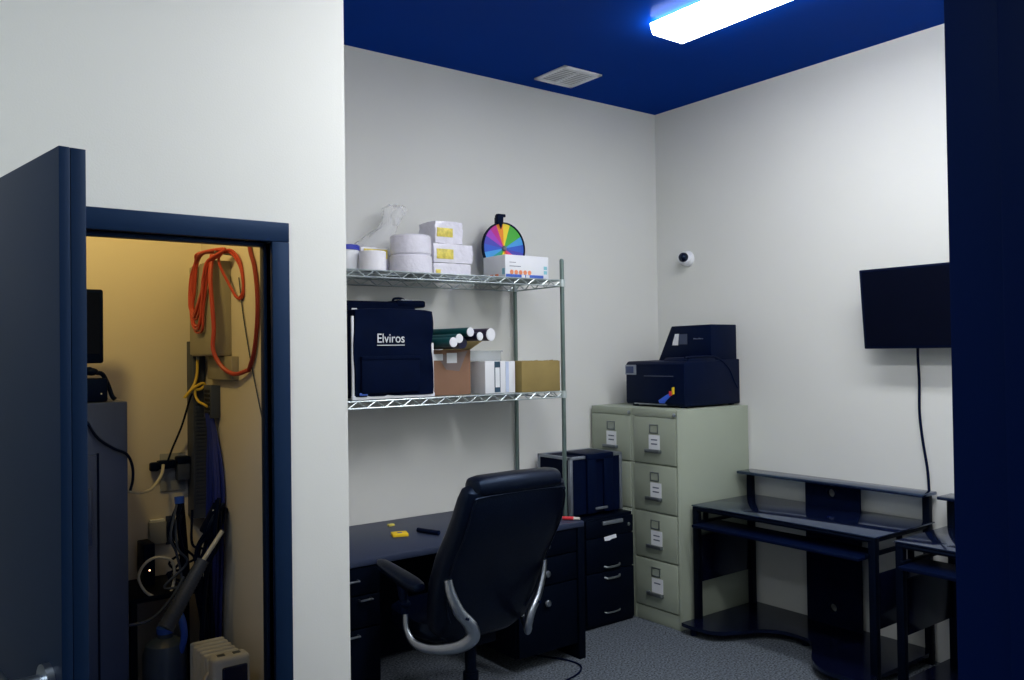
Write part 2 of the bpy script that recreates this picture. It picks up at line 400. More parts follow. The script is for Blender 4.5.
def packet(name, lo, hi, label, group, lab_rect, seed):
    t = T(name, label, 'packet', ((lo[0] + hi[0]) / 2, (lo[1] + hi[1]) / 2, lo[2]), group)
    tb = bmesh.new(); bmesh.ops.create_cube(tb, size=1)
    bmesh.ops.subdivide_edges(tb, edges=tb.edges[:], cuts=7, use_grid_fill=True)
    rnd = random.Random(seed)
    for v in tb.verts:
        q = v.co * 2; m = max(abs(q.x), abs(q.y), abs(q.z)); s = q.normalized() * 1.25
        q = q * .82 + Vector([max(-1, min(1, a)) for a in s]) * .18
        q += Vector((rnd.uniform(-.03, .03), rnd.uniform(-.03, .03), rnd.uniform(-.03, .03))) if q.z > -.95 else Vector()
        v.co = Vector([lo[i] + (hi[i] - lo[i]) * (max(-1, min(1, q[i])) + 1) / 2 for i in range(3)])
    part('wrapped_pack', MB().add(tb), M['wrap'], t)
    x0, x1, z0, z1 = lab_rect
    b = MB(); b.box((x0, lo[1] - .0015, z0), (x1, lo[1] + .006, z1), .001)
    part('printed_label', b, M['yellowlab'], t, 'yellow printed label')
G = 'plastic wrapped white packets'
packet('wrapped_packet', (2.425, 3.93, ZU), (2.675, 4.13, ZU + .078), 'plain bottom white packet of the stack with white paper showing at its end', G, (2.44, 2.47, ZU + .02, ZU + .04), 1)
packet('wrapped_packet', (2.425, 3.93, ZU + .079), (2.69, 4.13, ZU + .187), 'middle white plastic wrapped packet with yellow label, overhanging the bottom one', G, (2.447, 2.555, ZU + .10, ZU + .155), 2)
packet('wrapped_packet', (2.45, 3.95, ZU + .188), (2.635, 4.13, ZU + .315), 'topmost white plastic wrapped packet of the stack', G, (2.462, 2.565, ZU + .225, ZU + .275), 3)
packet('wrapped_packet', (2.03, 4.02, ZU), (2.20, 4.17, ZU + .15), 'packet with yellow label inside the clear bag behind the small roll', G, (2.05, 2.19, ZU + .09, ZU + .14), 4)

# prize wheel
wc = Vector((3.02, 4.09, 2.312)); WR = .158
t = T('prize_wheel', 'rainbow coloured tabletop prize wheel behind the white glove carton', 'prize wheel', (3.02, 4.10, ZU))
b = MB(); b.lathe(wc + Vector((0, .008, 0)), [(WR - .008, 0), (WR, 0), (WR, .018), (WR - .008, .018), (WR - .008, 0)], n=64, axis='y')
part('rim', b, M['black'], t)
order = 'orange yellow green teal sky blue purple pink red orange yellow green teal sky blue indigo purple magenta'.split()
order = ['orange', 'yellow', 'green', 'green', 'sky', 'blue', 'indigo', 'pink', 'red', 'orange', 'yellow', 'green', 'teal', 'sky', 'blue', 'indigo', 'purple', 'magenta']
uniq = list(dict.fromkeys(order)); b = MB()
for k, cn in enumerate(order):
    b.mi = uniq.index(cn); a0 = math.radians(112 - 20 * k); pts = [(wc.x, wc.z)]
    for j in range(6): a = a0 - math.radians(20) * j / 5; pts.append((wc.x + (WR - .007) * math.cos(a), wc.z + (WR - .007) * math.sin(a)))
    b.prism(pts, 'y', wc.y - .004, wc.y + .004)
part('wheel_face', b, [M['w_' + u] for u in uniq], t, 'rainbow segmented disc')
part('hub', MB().lathe(wc + Vector((0, -.004, 0)), [(0.016, 0), (.016, .008), (.010, .014), (.0001, .015)], axis='y'), M['steel'], t)
b = MB(); b.box((wc.x - .052, wc.y - .016, wc.z + WR - .012), (wc.x - .008, wc.y + .016, wc.z + WR + .042), .004); b.box((wc.x - .05, wc.y - .02, wc.z + WR + .03), (wc.x + .006, wc.y + .01, wc.z + WR + .048), .004)
b.prism([(wc.x - .04, wc.z + WR - .01), (wc.x - .015, wc.z + WR - .01), (wc.x - .027, wc.z + WR - .045)], 'y', wc.y - .016, wc.y - .012)
part('pointer', b, M['black'], t, 'black pointer clip')
b = MB(); b.box((wc.x - .10, wc.y - .05, ZU), (wc.x + .10, wc.y + .06, ZU + .012), .003); b.box((wc.x - .018, wc.y + .012, ZU + .01), (wc.x + .018, wc.y + .03, wc.z + .02), .003)
b.box((wc.x - .045, wc.y + .012, wc.z), (wc.x - .02, wc.y + .03, wc.z + WR + .03), .003); b.box((wc.x - .045, wc.y + .012, wc.z - .01), (wc.x + .018, wc.y + .03, wc.z + .02), .003)
part('stand', b, M['black'], t)

# glove carton
gx0, gx1, gy0, gy1, gz0, gz1 = 2.82, 3.135, 3.805, 4.02, ZU, ZU + .132
t = T('glove_carton', 'white carton with orange and blue print in front of the prize wheel', 'carton', (2.98, 3.9, ZU))
part('carton', MB().box((gx0, gy0, gz0), (gx1, gy1, gz1), .003), M['white'], t)
b = MB(); b.box((gx0 + .004, gy0 - .0008, gz0 + .002), (gx1 - .04, gy0 + .001, gz0 + .022))
part('blue_band', b, M['blueprint'], t, 'blue printed stripe')
for k in range(5): part('orange_dot', MB().lathe((gx0 + .045 + k * .032, gy0 + .001, gz0 + .034), [(.013, 0), (.013, .0018), (.0001, .0018)], n=18, axis='y'), M['orange'], t, 'orange printed dot')
for k in range(3): part('orange_patch', MB().box((gx0 - .0008, gy1 - .05 - k * .05, gz0 + .004), (gx0 + .001, gy1 - .015 - k * .05, gz0 + .026)), M['orange'], t, 'orange printed patch')
for k in range(2): part('cyan_square', MB().box((gx1 - .036, gy0 - .0008, gz0 + .03 + k * .026), (gx1 - .012, gy0 + .001, gz0 + .05 + k * .026)), M['cyanprint'], t, 'pale cyan printed square')
part('cyan_square', MB().box((gx0 - .0008, gy0 + .004, gz0 + .02), (gx0 + .001, gy0 + .03, gz0 + .055)), M['cyanprint'], t, 'pale cyan printed square')
b = MB(); b.box((gx0 + .115, gy0 - .0012, gz0 + .004), (gx0 + .14, gy0 + .001, gz0 + .020)); b.box((gx0 + .147, gy0 - .0012, gz0 + .004), (gx0 + .172, gy0 + .001, gz0 + .020))
part('print_mark', b, M['white'], t)
b = MB(); b.box((gx0 + .03, gy0 - .0006, gz0 + .066), (gx0 + .11, gy0 + .001, gz0 + .070)); b.box((gx0 + .03, gy0 - .0006, gz0 + .088), (gx0 + .075, gy0 + .001, gz0 + .091))
part('text_line', b, M['ink'], t)

# ------------------------------------------------------------------ lower shelf things
t = T('carrier_bag', 'navy black carrier bag with white Elviros lettering and white piping', 'bag', (2.1, 3.88, ZL))
bx0, bx1, by0, by1, bz1 = 1.878, 2.333, 3.795, 3.95, 1.916
b = MB(); tb = bmesh.new(); bmesh.ops.create_cube(tb, size=1); bmesh.ops.subdivide_edges(tb, edges=tb.edges[:], cuts=11, use_grid_fill=True)
rnd = random.Random(5)
for v in tb.verts:
    q = v.co + Vector((.5, .5, .5)); front = v.co.y < -.49
    z = bz1 - .008 * abs(v.co.x) ** 3 * 8 * (1 if q.z > .95 else 0)
    bulge = -.012 * math.sin(PI * q.x) * math.sin(PI * q.z) + .004 * math.sin(q.z * 16 + q.x * 5) + rnd.uniform(-.0025, .0025) if front else 0
    v.co = Vector((bx0 + (bx1 - bx0) * q.x + (.006 * math.sin(q.z * 9) if abs(v.co.x) > .49 else 0), by0 + (by1 - by0) * q.y + bulge, ZL + .012 + (z - ZL - .012) * q.z))
bmesh.ops.smooth_vert(tb, verts=tb.verts[:], factor=.35, use_axis_x=True, use_axis_y=True, use_axis_z=True)
b.add(tb)
part('bag_body', b, M['blackmat'], t)
b = MB(); b.box((bx0 + .03, by0 - .021, 1.655), (bx1 - .09, by0 + .0, 1.675), .004); b.box((bx0 + .03, by0 - .018, ZL + .03), (bx1 - .09, by0 + .0, 1.658), .008)
part('front_pocket', b, M['blackmat'], t)
b = MB(); b.box((bx0 - .009, by0 + .01, ZL + .001), (bx0 + .003, by0 + .022, bz1 - .04), .002); b.box((bx1 - .006, by0 + .01, ZL + .001), (bx1 + .009, by0 + .022, 1.74), .002)
b.box((bx0 - .012, by0 + .004, ZL + .001), (bx1 + .009, by0 + .02, ZL + .022), .002)
part('piping', b, M['white'], t, 'white edge piping')
b = MB(); b.text('Elviros', .070, at(1.990, by0 - .0205, 1.742) @ RX @ Matrix.Diagonal((.85, .94, 1, 1)), .0012); b.box((1.992, by0 - .0205, 1.727), (2.150, by0 - .019, 1.7305))
part('lettering', b, M['paper'], t, 'white Elviros lettering')
part('zip_tag', MB().box((bx0 + .02, by0 - .012, ZL + .022), (bx0 + .065, by0 - .006, ZL + .036), .003), M['blueprint'], t)

t = T('equipment_case', 'black soft equipment case with top handle behind the lettered bag', 'case', (1.95, 4.08, ZL))
part('case_body', MB().box((1.46, 3.985, ZL), (2.345, 4.17, 1.966), .02, 3), M['blackmat'], t)
b = MB(); b.box((2.225, 3.982, 1.935), (2.405, 4.165, 1.974), .012)
part('top_flap', b, M['blackmat'], t)
part('carry_handle', MB().tube([(2.24, 4.06, 1.965), (2.25, 4.06, 1.985), (2.30, 4.06, 1.986), (2.32, 4.06, 1.968)], .007, n=10), M['black'], t)
part('buckle', MB().box((2.255, 3.99, 1.971), (2.325, 4.01, 1.978), .003), M['alu'], t, 'silver buckle')
part('luggage_tag', MB().box((1.955, 3.975, 1.905), (1.985, 3.985, 1.925), .003), M['white'], t)

cx0, cx1, cy0, cy1, cz1 = 2.352, 2.612, 3.86, 4.17, 1.700
t = T('cardboard_box', 'brown cardboard box with grey tape and open flaps, holding poster tubes', 'cardboard box', (2.48, 4.0, ZL))
b = MB()
for lo, hi in (((cx0, cy0, ZL), (cx1, cy0 + .005, cz1)), ((cx0, cy1 - .005, ZL), (cx1, cy1, cz1)), ((cx0, cy0, ZL), (cx0 + .005, cy1, cz1)), ((cx1 - .005, cy0, ZL), (cx1, cy1, cz1)), ((cx0, cy0, ZL), (cx1, cy1, ZL + .005))):
    b.box(lo, hi, .001)
part('carton', b, M['kraft'], t)
b = MB(); b.prism([(cx1 - .004, cz1 - .004), (cx1 + .10, cz1 + .055), (cx1 + .10, cz1 + .060), (cx1 - .004, cz1 + .001)], 'y', cy0 + .01, cy1 - .02)
part('flap', b, M['kraft2'], t, 'tan open flap')
b = MB(); b.box((cx0 + .005, cy0 - .005, cz1 - .004), (cx1 - .005, cy0 + .14, cz1 + .001))
part('flap', b, M['kraft'], t)
b = MB(); b.prism([(cx0 + .045, cz1 - .03), (cx1 - .02, cz1 - .005), (cx1 - .075, cz1 - .115), (cx0 + .10, cz1 - .105)], 'y', cy0 - .0012, cy0 + .001)
part('tape', b, M['tape'], t, 'grey packing tape')
b = MB(); b.box((cx0 + .015, cy0 - .002, cz1 - .055), (cx0 + .08, cy0 + .0, cz1 - .02)); b.box((cx0 + .105, cy0 - .002, cz1 - .07), (cx0 + .17, cy0 + .0, cz1 - .015))
part('shipping_label', b, M['paper'], t, 'white shipping labels')

tubes = [((2.398, 3.70, 1.741), (2.36, 4.16, 1.741), .026, 'tubegreen', 'dark green poster tube nearest the lettered bag, lowest of the bunch'),
         ((2.448, 3.72, 1.761), (2.415, 4.19, 1.76), .024, 'tubegreen', 'dark green poster tube second from the lettered bag'),
         ((2.512, 3.71, 1.795), (2.46, 4.19, 1.795), .0245, 'tubegreen', 'green poster tube lying highest in the bunch'),
         ((2.573, 3.71, 1.772), (2.505, 4.17, 1.768), .0225, 'tubenavy', 'narrow navy poster tube between the green and plum ones'),
         ((2.638, 3.70, 1.781), (2.56, 4.17, 1.785), .034, 'tubeplum', 'thickest poster tube, plum with a broad white cap'),
         ((2.495, 3.76, 1.737), (2.47, 4.16, 1.737), .030, 'tubenavy', 'dark navy poster tube without a white cap under the green ones')]
for k, (a, e, r, mn, lab) in enumerate(tubes):
    a = Vector(a); e = Vector(e); d = (a - e).normalized()
    t = T('poster_tube', lab, 'poster tube', tuple((a + e) / 2), 'poster tubes on the cardboard box')
    b = MB(); b.cyl(a, e, r, n=28); part('tube', b, M[mn], t)
    if k < 5:
        b = MB(); b.cyl(a - d * .004, a + d * .004, r * .93, n=28); b.cyl(a, a + d * .0015, r * 1.01, n=28)
        part('end_cap', b, M['white'], t, 'white end cap')

t = T('white_carton', 'white carton with a dark teal stripe beside the brown box', 'carton', (2.75, 3.9, ZL))
part('carton', MB().box((2.672, 3.805, ZL), (2.812, 3.96, 1.636), .002), M['white'], t)
b = MB(); b.box((2.735, 3.804, ZL + .006), (2.775, 3.806, 1.634)); part('stripe', b, M['teal'], t, 'dark teal stripe')
b = MB(); b.box((2.740, 3.803, 1.49), (2.770, 3.805, 1.60)); part('label', b, M['paper'], t)
t = T('white_carton', 'narrow white carton with pale blue edge next to the tan box', 'carton', (2.85, 3.9, ZL))
part('carton', MB().box((2.814, 3.808, ZL), (2.882, 3.96, 1.634), .002), M['white'], t)
part('edge_strip', MB().box((2.8145, 3.807, ZL + .004), (2.836, 3.809, 1.632)), M['paleblue'], t, 'pale blue edge')
b = MB()
for lo, hi in (((2.63, 3.965, ZL), (2.90, 3.969, 1.69)), ((2.63, 4.12, ZL), (2.90, 4.124, 1.69)), ((2.63, 3.965, ZL), (2.634, 4.124, 1.69)), ((2.896, 3.965, ZL), (2.90, 4.124, 1.69)), ((2.63, 3.965, ZL), (2.90, 4.124, ZL + .004))): b.box(lo, hi)
b.box((2.622, 3.957, 1.688), (2.908, 4.132, 1.696), .002)
solo('plastic_bin', b, M['clear'], 'clear grey plastic bin behind the white cartons', 'bin', (2.76, 4.04, ZL))
t = T('cardboard_box', 'closed tan cardboard box at the right end of the lower shelf', 'cardboard box', (3.03, 3.93, ZL))
b = MB(); b.box((2.893, 3.762, ZL), (3.176, 4.10, 1.632), .003); part('carton', b, M['kraft2'], t)
b = MB()
for k in range(7): x = 2.90 + k * .038; b.prism([(x, 1.630), (x + .036, 1.630), (x + .034, 1.634 + .002 * (k % 3)), (x + .003, 1.635)], 'y', 3.763, 3.766)
part('torn_edge', b, M['kraft2'], t)

# ------------------------------------------------------------------ office desk
dx0, dx1, dy0, dy1, dz = 1.42, 3.10, 3.485, 4.215, .75
t = T('office_desk', 'long charcoal office desk with drawer pedestals under the shelving', 'desk', (2.26, 3.85, 0))
part('desktop', MB().box((dx0, dy0, dz - .03), (dx1, dy1, dz), .003), M['desktop'], t)
for x0, x1 in ((dx0, dx0 + .045), (dx1 - .045, dx1)): part('leg_panel', MB().box((x0, dy0 + .002, 0), (x1, dy1 - .03, dz - .03), .002), M['deskbody'], t)
part('modesty_panel', MB().box((dx0 + .04, dy1 - .05, .02), (dx1 - .04, dy1 - .032, dz - .03)), M['deskbody'], t)
def pedestal(x0, x1, knobs):
    p_ = part('pedestal', MB().box((x0, dy0 + .03, .085), (x1, dy1 - .06, dz - .031), .002), M['deskbody'], t)
    zs = [(.09, .435), (.442, .585), (.592, .715)]
    for i, (za, zb) in enumerate(zs):
        b = MB(); b.box((x0 + .006, dy0 + .008, za), (x1 - .006, dy0 + .032, zb), .004); part('drawer', b, M['deskbody'], t)
        zc = [.352, .507, .655][i]; xc = (x0 + x1) / 2
        if knobs:
            b = MB(); xc = 2.825; b.lathe((xc, dy0 + .008, zc), [(.006, 0), (.006, .012), (.016, .016), (.019, .024), (.015, .031), (.0001, .033)], n=20, axis='y')
            part('knob', b, M['chrome'], t, 'round chrome knob')
        else:
            zc = [.412, .569, .66][i]; xc = [1.70, 1.765, 1.70][i]
            b = MB(); b.tube([(xc - .03, dy0 + .01, zc), (xc - .03, dy0 - .014, zc), (xc + .03, dy0 - .014, zc), (xc + .03, dy0 + .01, zc)], .005, sub=1); part('drawer_pull', b, M['chrome'], t, 'chrome bar pull')
pedestal(2.64, dx1 - .046, True); pedestal(dx0 + .046, 1.85, False)

t = T('sticky_note_pad', 'small yellow sticky note pad on the charcoal desk', 'note pad', (2.14, 3.83, dz))
Rz = at(2.137, 3.828, dz) @ Matrix.Rotation(math.radians(-20), 4, 'Z')
part('pad', MB().box((-.04, -.038, .0003), (.04, .038, .014), .001, Mx=Rz), M['sticky'], t)
b = MB(); b.box((-.012, -.01, .014), (.012, .012, .0146), Mx=Rz); part('printed_mark', b, M['ink'], t)
solo('eraser_bit', MB().box((2.20, 4.055, dz + .0003), (2.235, 4.08, dz + .012), .003), M['yellowlab'], 'tiny yellowish scrap on the desk behind the sticky pad', 'scrap', (2.218, 4.067, dz))
t = T('marker_pen', 'thick black marker lying on the desk beside the sticky pad', 'marker', (2.27, 3.76, dz))
part('barrel', MB().cyl((2.25, 3.835, dz + .0125), (2.278, 3.745, dz + .0125), .012), M['black'], t)
part('cap', MB().cyl((2.278, 3.745, dz + .0125), (2.293, 3.697, dz + .0125), .0122), M['black'], t)
t = T('highlighter', 'red and silver pen at the right front corner of the desk', 'pen', (3.06, 3.545, dz))
part('barrel', MB().cyl((3.03, 3.585, dz + .0105), (3.068, 3.535, dz + .0105), .010), M['red'], t, 'red barrel')
b = MB(); b.cyl((3.068, 3.535, dz + .0105), (3.088, 3.508, dz + .0105), .0095, .0075); part('tip', b, M['cablewhite'], t)
solo('floor_cable', MB().tube([(2.55, 3.30, .006), (2.62, 3.27, .006), (2.74, 3.29, .006), (2.90, 3.33, .006), (2.985, 3.40, .006), (2.99, 3.50, .006), (2.93, 3.62, .006), (2.85, 3.75, .006)], .005), M['black'], 'black cable looping on the carpet under the desk', 'cable', (2.9, 3.4, 0))

# ------------------------------------------------------------------ executive chair
def chair():
    X, Y = 2.125, 2.93
    t = T('office_chair', 'high backed black leather executive chair with silver loop arms', 'office chair', (X, 3.17, 0))
    def U(a): return (1, 0, 0)
    # backrest, sections up the reclined curve
    prof = [(.455, 3.115, .13, .02), (.462, 3.113, .20, .045), (.50, 3.105, .25, .06), (.58, 3.075, .272, .068), (.70, 3.035, .285, .07), (.82, 2.975, .287, .07), (.93, 2.90, .285, .068), (1.02, 2.855, .278, .064),
            (1.09, 2.832, .268, .060), (1.13, 2.822, .255, .052), (1.146, 2.818, .235, .03), (1.150, 2.817, .20, .012)]
    secs = []
    for i, (z, y, hw, ht) in enumerate(prof):
        a = prof[max(i - 1, 0)]; c = prof[min(i + 1, len(prof) - 1)]
        d = Vector((0, c[1] - a[1], c[0] - a[0])).normalized(); V = Vector((1, 0, 0)).cross(d)
        secs.append(((X, y, z), hw, ht, (1, 0, 0), V))
    part('backrest', MB().loft(secs, 40, 3.6), M['leather'], t)
    # seam line round the rear shell
    pts = []
    for (z, y, hw) in [(.54, 3.018, .20), (.62, 2.990, .235), (.72, 2.953, .25), (.84, 2.893, .252), (.94, 2.827, .25), (1.04, 2.785, .243), (1.085, 2.772, .232), (1.105, 2.768, .19)]: pts.append((X - hw, y + .004, z))
    pts += [(2 * X - p[0], p[1], p[2]) for p in pts[::-1]]
    part('seam', MB().tube(pts, .0035, n=6, closed=False), M['leather'], t)
    # headrest roll: a bolster over the top of the back
    secs = []
    for k, s in ((-.232, .2), (-.228, .6), (-.215, .85), (-.18, .98), (0, 1.03), (.18, .98), (.215, .85), (.228, .6), (.232, .2)):
        secs.append(((X + k * .98, 2.822, 1.142), .064 * s, .046 * s, (0, 1, 0), (0, 0, 1)))
    part('headrest', MB().loft(secs, 24, 2.3), M['leather'], t)
    # seat
    secs = [((X, 3.305, z), hx, hy * .95, (1, 0, 0), (0, 1, 0)) for z, hx, hy in ((.43, .18, .18), (.432, .23, .225), (.45, .255, .245), (.485, .262, .252), (.515, .255, .246), (.53, .235, .225), (.536, .17, .16))]
    part('seat', MB().loft(secs, 40, 4), M['leather'], t)
    for s in (-1, 1):
        f = lambda dx, y, z: (X + s * dx, y, z)
        b = MB()
        b.tube([f(.256, 2.948, .752), f(.243, 2.946, .69), f(.208, 2.938, .61), f(.160, 2.928, .548), f(.148, 2.935, .495), f(.185, 2.985, .450), f(.250, 3.08, .428), f(.292, 3.165, .440), f(.303, 3.215, .490), f(.303, 3.225, .565)],
               [.018, .023, .027, .031, .031, .027, .022, .019, .017, .016], n=16, flat=.66, sub=7, up=(-s * .6, -.8, 0))
        a_ = part('arm_frame', b, M['chrome'], t, 'silver loop arm')
        b = MB(); b.cyl(f(.190, 2.925, .585), f(.190, 2.900, .587), .006, n=12); part('bolt', b, M['black'], a_)
        b = MB(); b.tube([f(.303, 3.225, .555), f(.303, 3.235, .62), f(.303, 3.255, .70)], [.018, .020, .024], n=12); b.sph(f(.303, 3.222, .60), .026, 14, (.9, 1, .7)); part('arm_post', b, M['black'], t)
        secs = []
        for y, w, h, z in ((3.095, .012, .006, .692), (3.10, .028, .016, .693), (3.12, .036, .021, .695), (3.17, .044, .026, .698), (3.25, .043, .025, .708), (3.36, .038, .022, .722), (3.43, .03, .018, .733), (3.452, .018, .012, .737), (3.456, .008, .004, .738)):
            secs.append((f(.303, y, z), w, h, (1, 0, 0), (0, 0, 1)))
        part('armrest', MB().loft(secs, 24, 2.5), M['leather'], t)
    b = MB(); b.box((X - .11, 3.12, .375), (X + .11, 3.42, .427), .01); b.tube([f(.1, 3.25, .40), f(.3, 3.25, .405)], .01)
    part('mechanism', b, M['blackmetal'], t)
    b = MB(); b.cyl((X, 3.17, .10), (X, 3.17, .38), .026); b.cyl((X, 3.17, .10), (X, 3.17, .25), .036); part('gas_column', b, M['blackmetal'], t)
    for k in range(5):
        a = math.radians(20 + 72 * k); d = Vector((math.cos(a), math.sin(a), 0)); c0 = Vector((X, 3.17, 0))
        b = MB(); b.tube([c0 + Vector((0, 0, .125)), c0 + d * .15 + Vector((0, 0, .115)), c0 + d * .31 + Vector((0, 0, .085))], [.034, .028, .02], n=10); l_ = part('base_leg', b, M['black'], t)
        e = c0 + d * .31; nn = Vector((-d.y, d.x, 0)); b = MB()
        for q in (-1, 1): b.cyl(e + nn * (q * .010) + Vector((0, 0, .029)), e + nn * (q * .027) + Vector((0, 0, .029)), .028)
        b.cyl(e + Vector((0, 0, .03)), e + Vector((0, 0, .085)), .009); part('caster', b, M['black'], l_)
chair()

# ------------------------------------------------------------------ black file cabinet and flight case
t = T('file_cabinet', 'small black drawer cabinet beside the desk, case on top', 'cabinet', (3.59, 4.0, 0))
kx0, kx1, ky0, ky1, kz = 3.385, 3.792, 3.795, 4.20, .672
part('body', MB().box((kx0, ky0 + .018, .0), (kx1, ky1, kz), .004), M['blackmetal'], t)
for za, zb, kind in ((.02, .335, 0), (.342, .545, 1), (.552, .655, 2)):
    dr = part('drawer', MB().box((kx0 + .006, ky0, za), (kx1 - .006, ky0 + .02, zb), .004), M['blackmetal'], t)
    zc = {0: .30, 1: .455, 2: .632}[kind]
    if kind == 2:
        part('handle', MB().box((3.52, ky0 - .012, zc - .012), (3.69, ky0 + .004, zc + .012), .005), M['alu'], dr, 'silver bar handle')
    else:
        zc = {0: .30, 1: .368}[kind]
        b = MB(); b.tube([(3.535, ky0 + .004, zc), (3.56, ky0 - .012, zc - .006), (3.64, ky0 - .012, zc - .006), (3.665, ky0 + .004, zc)], .007); part('handle', b, M['steel'], dr)
part('kick_pull', MB().tube([(3.535, ky0 + .004, .088), (3.56, ky0 - .008, .084), (3.64, ky0 - .008, .084), (3.665, ky0 + .004, .088)], .005), M['steel'], t)
b = MB(); b.prism([(3.535, .545), (3.635, .553), (3.64, .531), (3.60, .528), (3.58, .521), (3.54, .523)], 'y', ky0 - .0015, ky0 + .002); part('torn_label', b, M['paper'], t, 'torn white label')
b = MB(); b.lathe((3.745, ky0 + .004, .60), [(.011, 0), (.011, .008), (.0001, .009)], n=16, axis='y'); part('lock', b, M['chrome'], t)

t = T('flight_case', 'black flight case with silver edges on the black cabinet', 'case', (3.53, 4.0, kz))
fx0, fx1, fy0, fy1, fz0, fz1 = 3.322, 3.757, 3.855, 4.17, kz + .012, 1.043
part('shell', MB().box((fx0 + .006, fy0 + .006, fz0 + .006), (fx1 - .006, fy1 - .006, fz1 - .006)), M['blackmat'], t)
b = MB(); e_ = .022
for x in (fx0, fx1 - e_):
    for y in (fy0, fy1 - e_): b.box((x, y, fz0), (x + e_, y + e_, fz1), .003)
for z in (fz1 - e_ * .8,):
    for y in (fy0, fy1 - e_): b.box((fx0, y, z), (fx1, y + e_, z + e_ * .8), .003)
    for x in (fx0, fx1 - e_): b.box((x, fy0, z), (x + e_, fy1, z + e_ * .8), .003)
part('edge_trim', b, M['alu'], t, 'silver aluminium edging')
b = MB()
for x in (fx0 + .13, fx0 + .27): b.box((x, fy0 - .012, fz0 + .004), (x + .075, fy0 + .008, fz1 - .004), .006)
b.box((fx0 + .125, fy0 - .014, fz1 - .03), (fx0 + .35, fy0 + .2, fz1 + .012), .008)
part('front_cover', b, M['black'], t)
part('latch', MB().box((fx0 + .19, fy0 - .02, fz0 + .025), (fx0 + .29, fy0 - .006, fz0 + .04), .004), M['alu'], t)
for x in (fx0 + .02, fx1 - .06):
    for y in (fy0 + .02, fy1 - .06): part('foot', MB().box((x, y, kz), (x + .04, y + .04, fz0 + .008), .003), M['black'], t)

# ------------------------------------------------------------------ beige filing cabinets
def filing():
    x0, x1, y0, y1 = 3.826, 4.499, 3.450, 3.829
    t = T('filing_cabinet', 'beige four drawer filing cabinet nearest the computer desk', 'filing cabinet', (x0 + .33, y0 + .19, 0), 'beige filing cabinets in the corner')
    b = MB(); b.box((x0 + .012, y0, 0), (x1, y1, 1.32), .003); b.box((x0, y0, 0), (x0 + .02, y0 + .012, 1.32), .002); b.box((x0, y1 - .012, 0), (x0 + .02, y1, 1.32), .002); b.box((x0, y0, 1.272), (x0 + .02, y1, 1.32), .003); b.box((x0 + .004, y0, 0), (x0 + .02, y1, .088), .002)
    part('cabinet_shell', b, M['putty'], t)
    part('lock', MB().lathe((x0 + .001, y0 + .024, 1.291), [(.011, 0), (.011, .009), (.007, .012), (.0001, .012)], n=18, axis='x'), M['chrome'], t, 'silver push lock')
    zt = [1.268, .974, .678, .386]; zb = [.984, .688, .396, .096]
    for a, c in zip(zt, zb):
        dr = part('drawer', MB().box((x0 - .004, y0 + .015, c), (x0 + .014, y1 - .015, a), .003), M['putty'], t)
        yc = (y0 + y1) / 2
        b = MB(); zh = a - .042
        for lo, hi in (((yc - .036, zh - .055), (yc + .036, zh - .049)), ((yc - .036, zh - .006), (yc + .036, zh)), ((yc - .036, zh - .055), (yc - .030, zh)), ((yc + .030, zh - .055), (yc + .036, zh))):
            b.box((x0 - .009, lo[0], lo[1]), (x0 - .003, hi[0], hi[1]), .001)
        part('label_holder', b, M['steel'], dr)
        part('card', MB().box((x0 - .0055, yc - .03, zh - .05), (x0 - .0035, yc + .03, zh - .005)), M['putty'], dr)
        b = MB(); yp = yc + (.008 if c > .9 else 0) - .006; zp = zh - .065
        b.box((x0 - .0055, yp - .050, zp - .090), (x0 - .0038, yp + .042, zp))
        part('paper_label', b, M['paper'], dr, 'white paper label')
        b = MB()
        for q in range(2 if c > .2 else 1): b.box((x0 - .0062, yp - .030, zp - .034 - q * .026), (x0 - .005, yp + .022, zp - .026 - q * .026))
        part('label_text', b, M['ink'], dr)
        b = MB(); zc = zp - .098
        b.box((x0 - .030, yc - .062, zc - .010), (x0 - .022, yc + .062, zc + .012), .004)
        for yy in (yc - .062, yc + .050): b.box((x0 - .028, yy, zc - .010), (x0 - .003, yy + .012, zc + .010), .003)
        part('handle', b, M['steel'], dr, 'dull steel pull handle')
    c = copy_tree(t); c.location.y += .3805
    c['label'] = 'beige four drawer filing cabinet in the corner behind the flight case'
filing()

# ------------------------------------------------------------------ printer on the cabinets
zb = 1.3202
t = T('printer', 'bulky blue black printer with a raised hood on the filing cabinets', 'printer', (4.24, 3.8, zb))
px0, px1, py0, py1 = 3.96, 4.498, 3.51, 4.016
b = MB(); b.prism([(px0, zb + .03), (px0 + .012, zb + .012), (px1, zb + .012), (px1, zb + .30), (px0 + .02, zb + .292), (px0 + .002, zb + .275)], 'y', py0, py1, .006)
part('base_body', b, M['black'], t)
b = MB(); b.prism([(3.53, zb + .29), (3.985, zb + .29), (3.863, zb + .522), (3.53, zb + .525)], 'x', 4.24, 4.496, .005)
part('hood', b, M['black'], t)
b = MB(); b.tube([(px0 + .01, py0 + .001, zb + .315), (px0 + .1, py0 + .0005, zb + .32), (4.26, py0 + .001, zb + .315), (4.38, py0 + .001, zb + .25), (4.44, py0 + .001, zb + .16), (4.475, py0 + .001, zb + .11)], .006)
b.prism([(px0 + .03, zb + .29), (4.26, zb + .29), (4.26, zb + .318), (px0 + .05, zb + .315)], 'y', py0, py0 + .20, .004)
part('side_cover', b, M['black'], t)
b = MB(); b.box((px0 - .004, 3.92, zb + .205), (px0 + .008, py1 + .003, zb + .27), .004); part('control_panel', b, M['alu'], t, 'pale grey control panel')
part('display', MB().box((px0 - .006, 3.94, zb + .215), (px0 - .002, py1 - .008, zb + .26), .001), M['locker'], t)
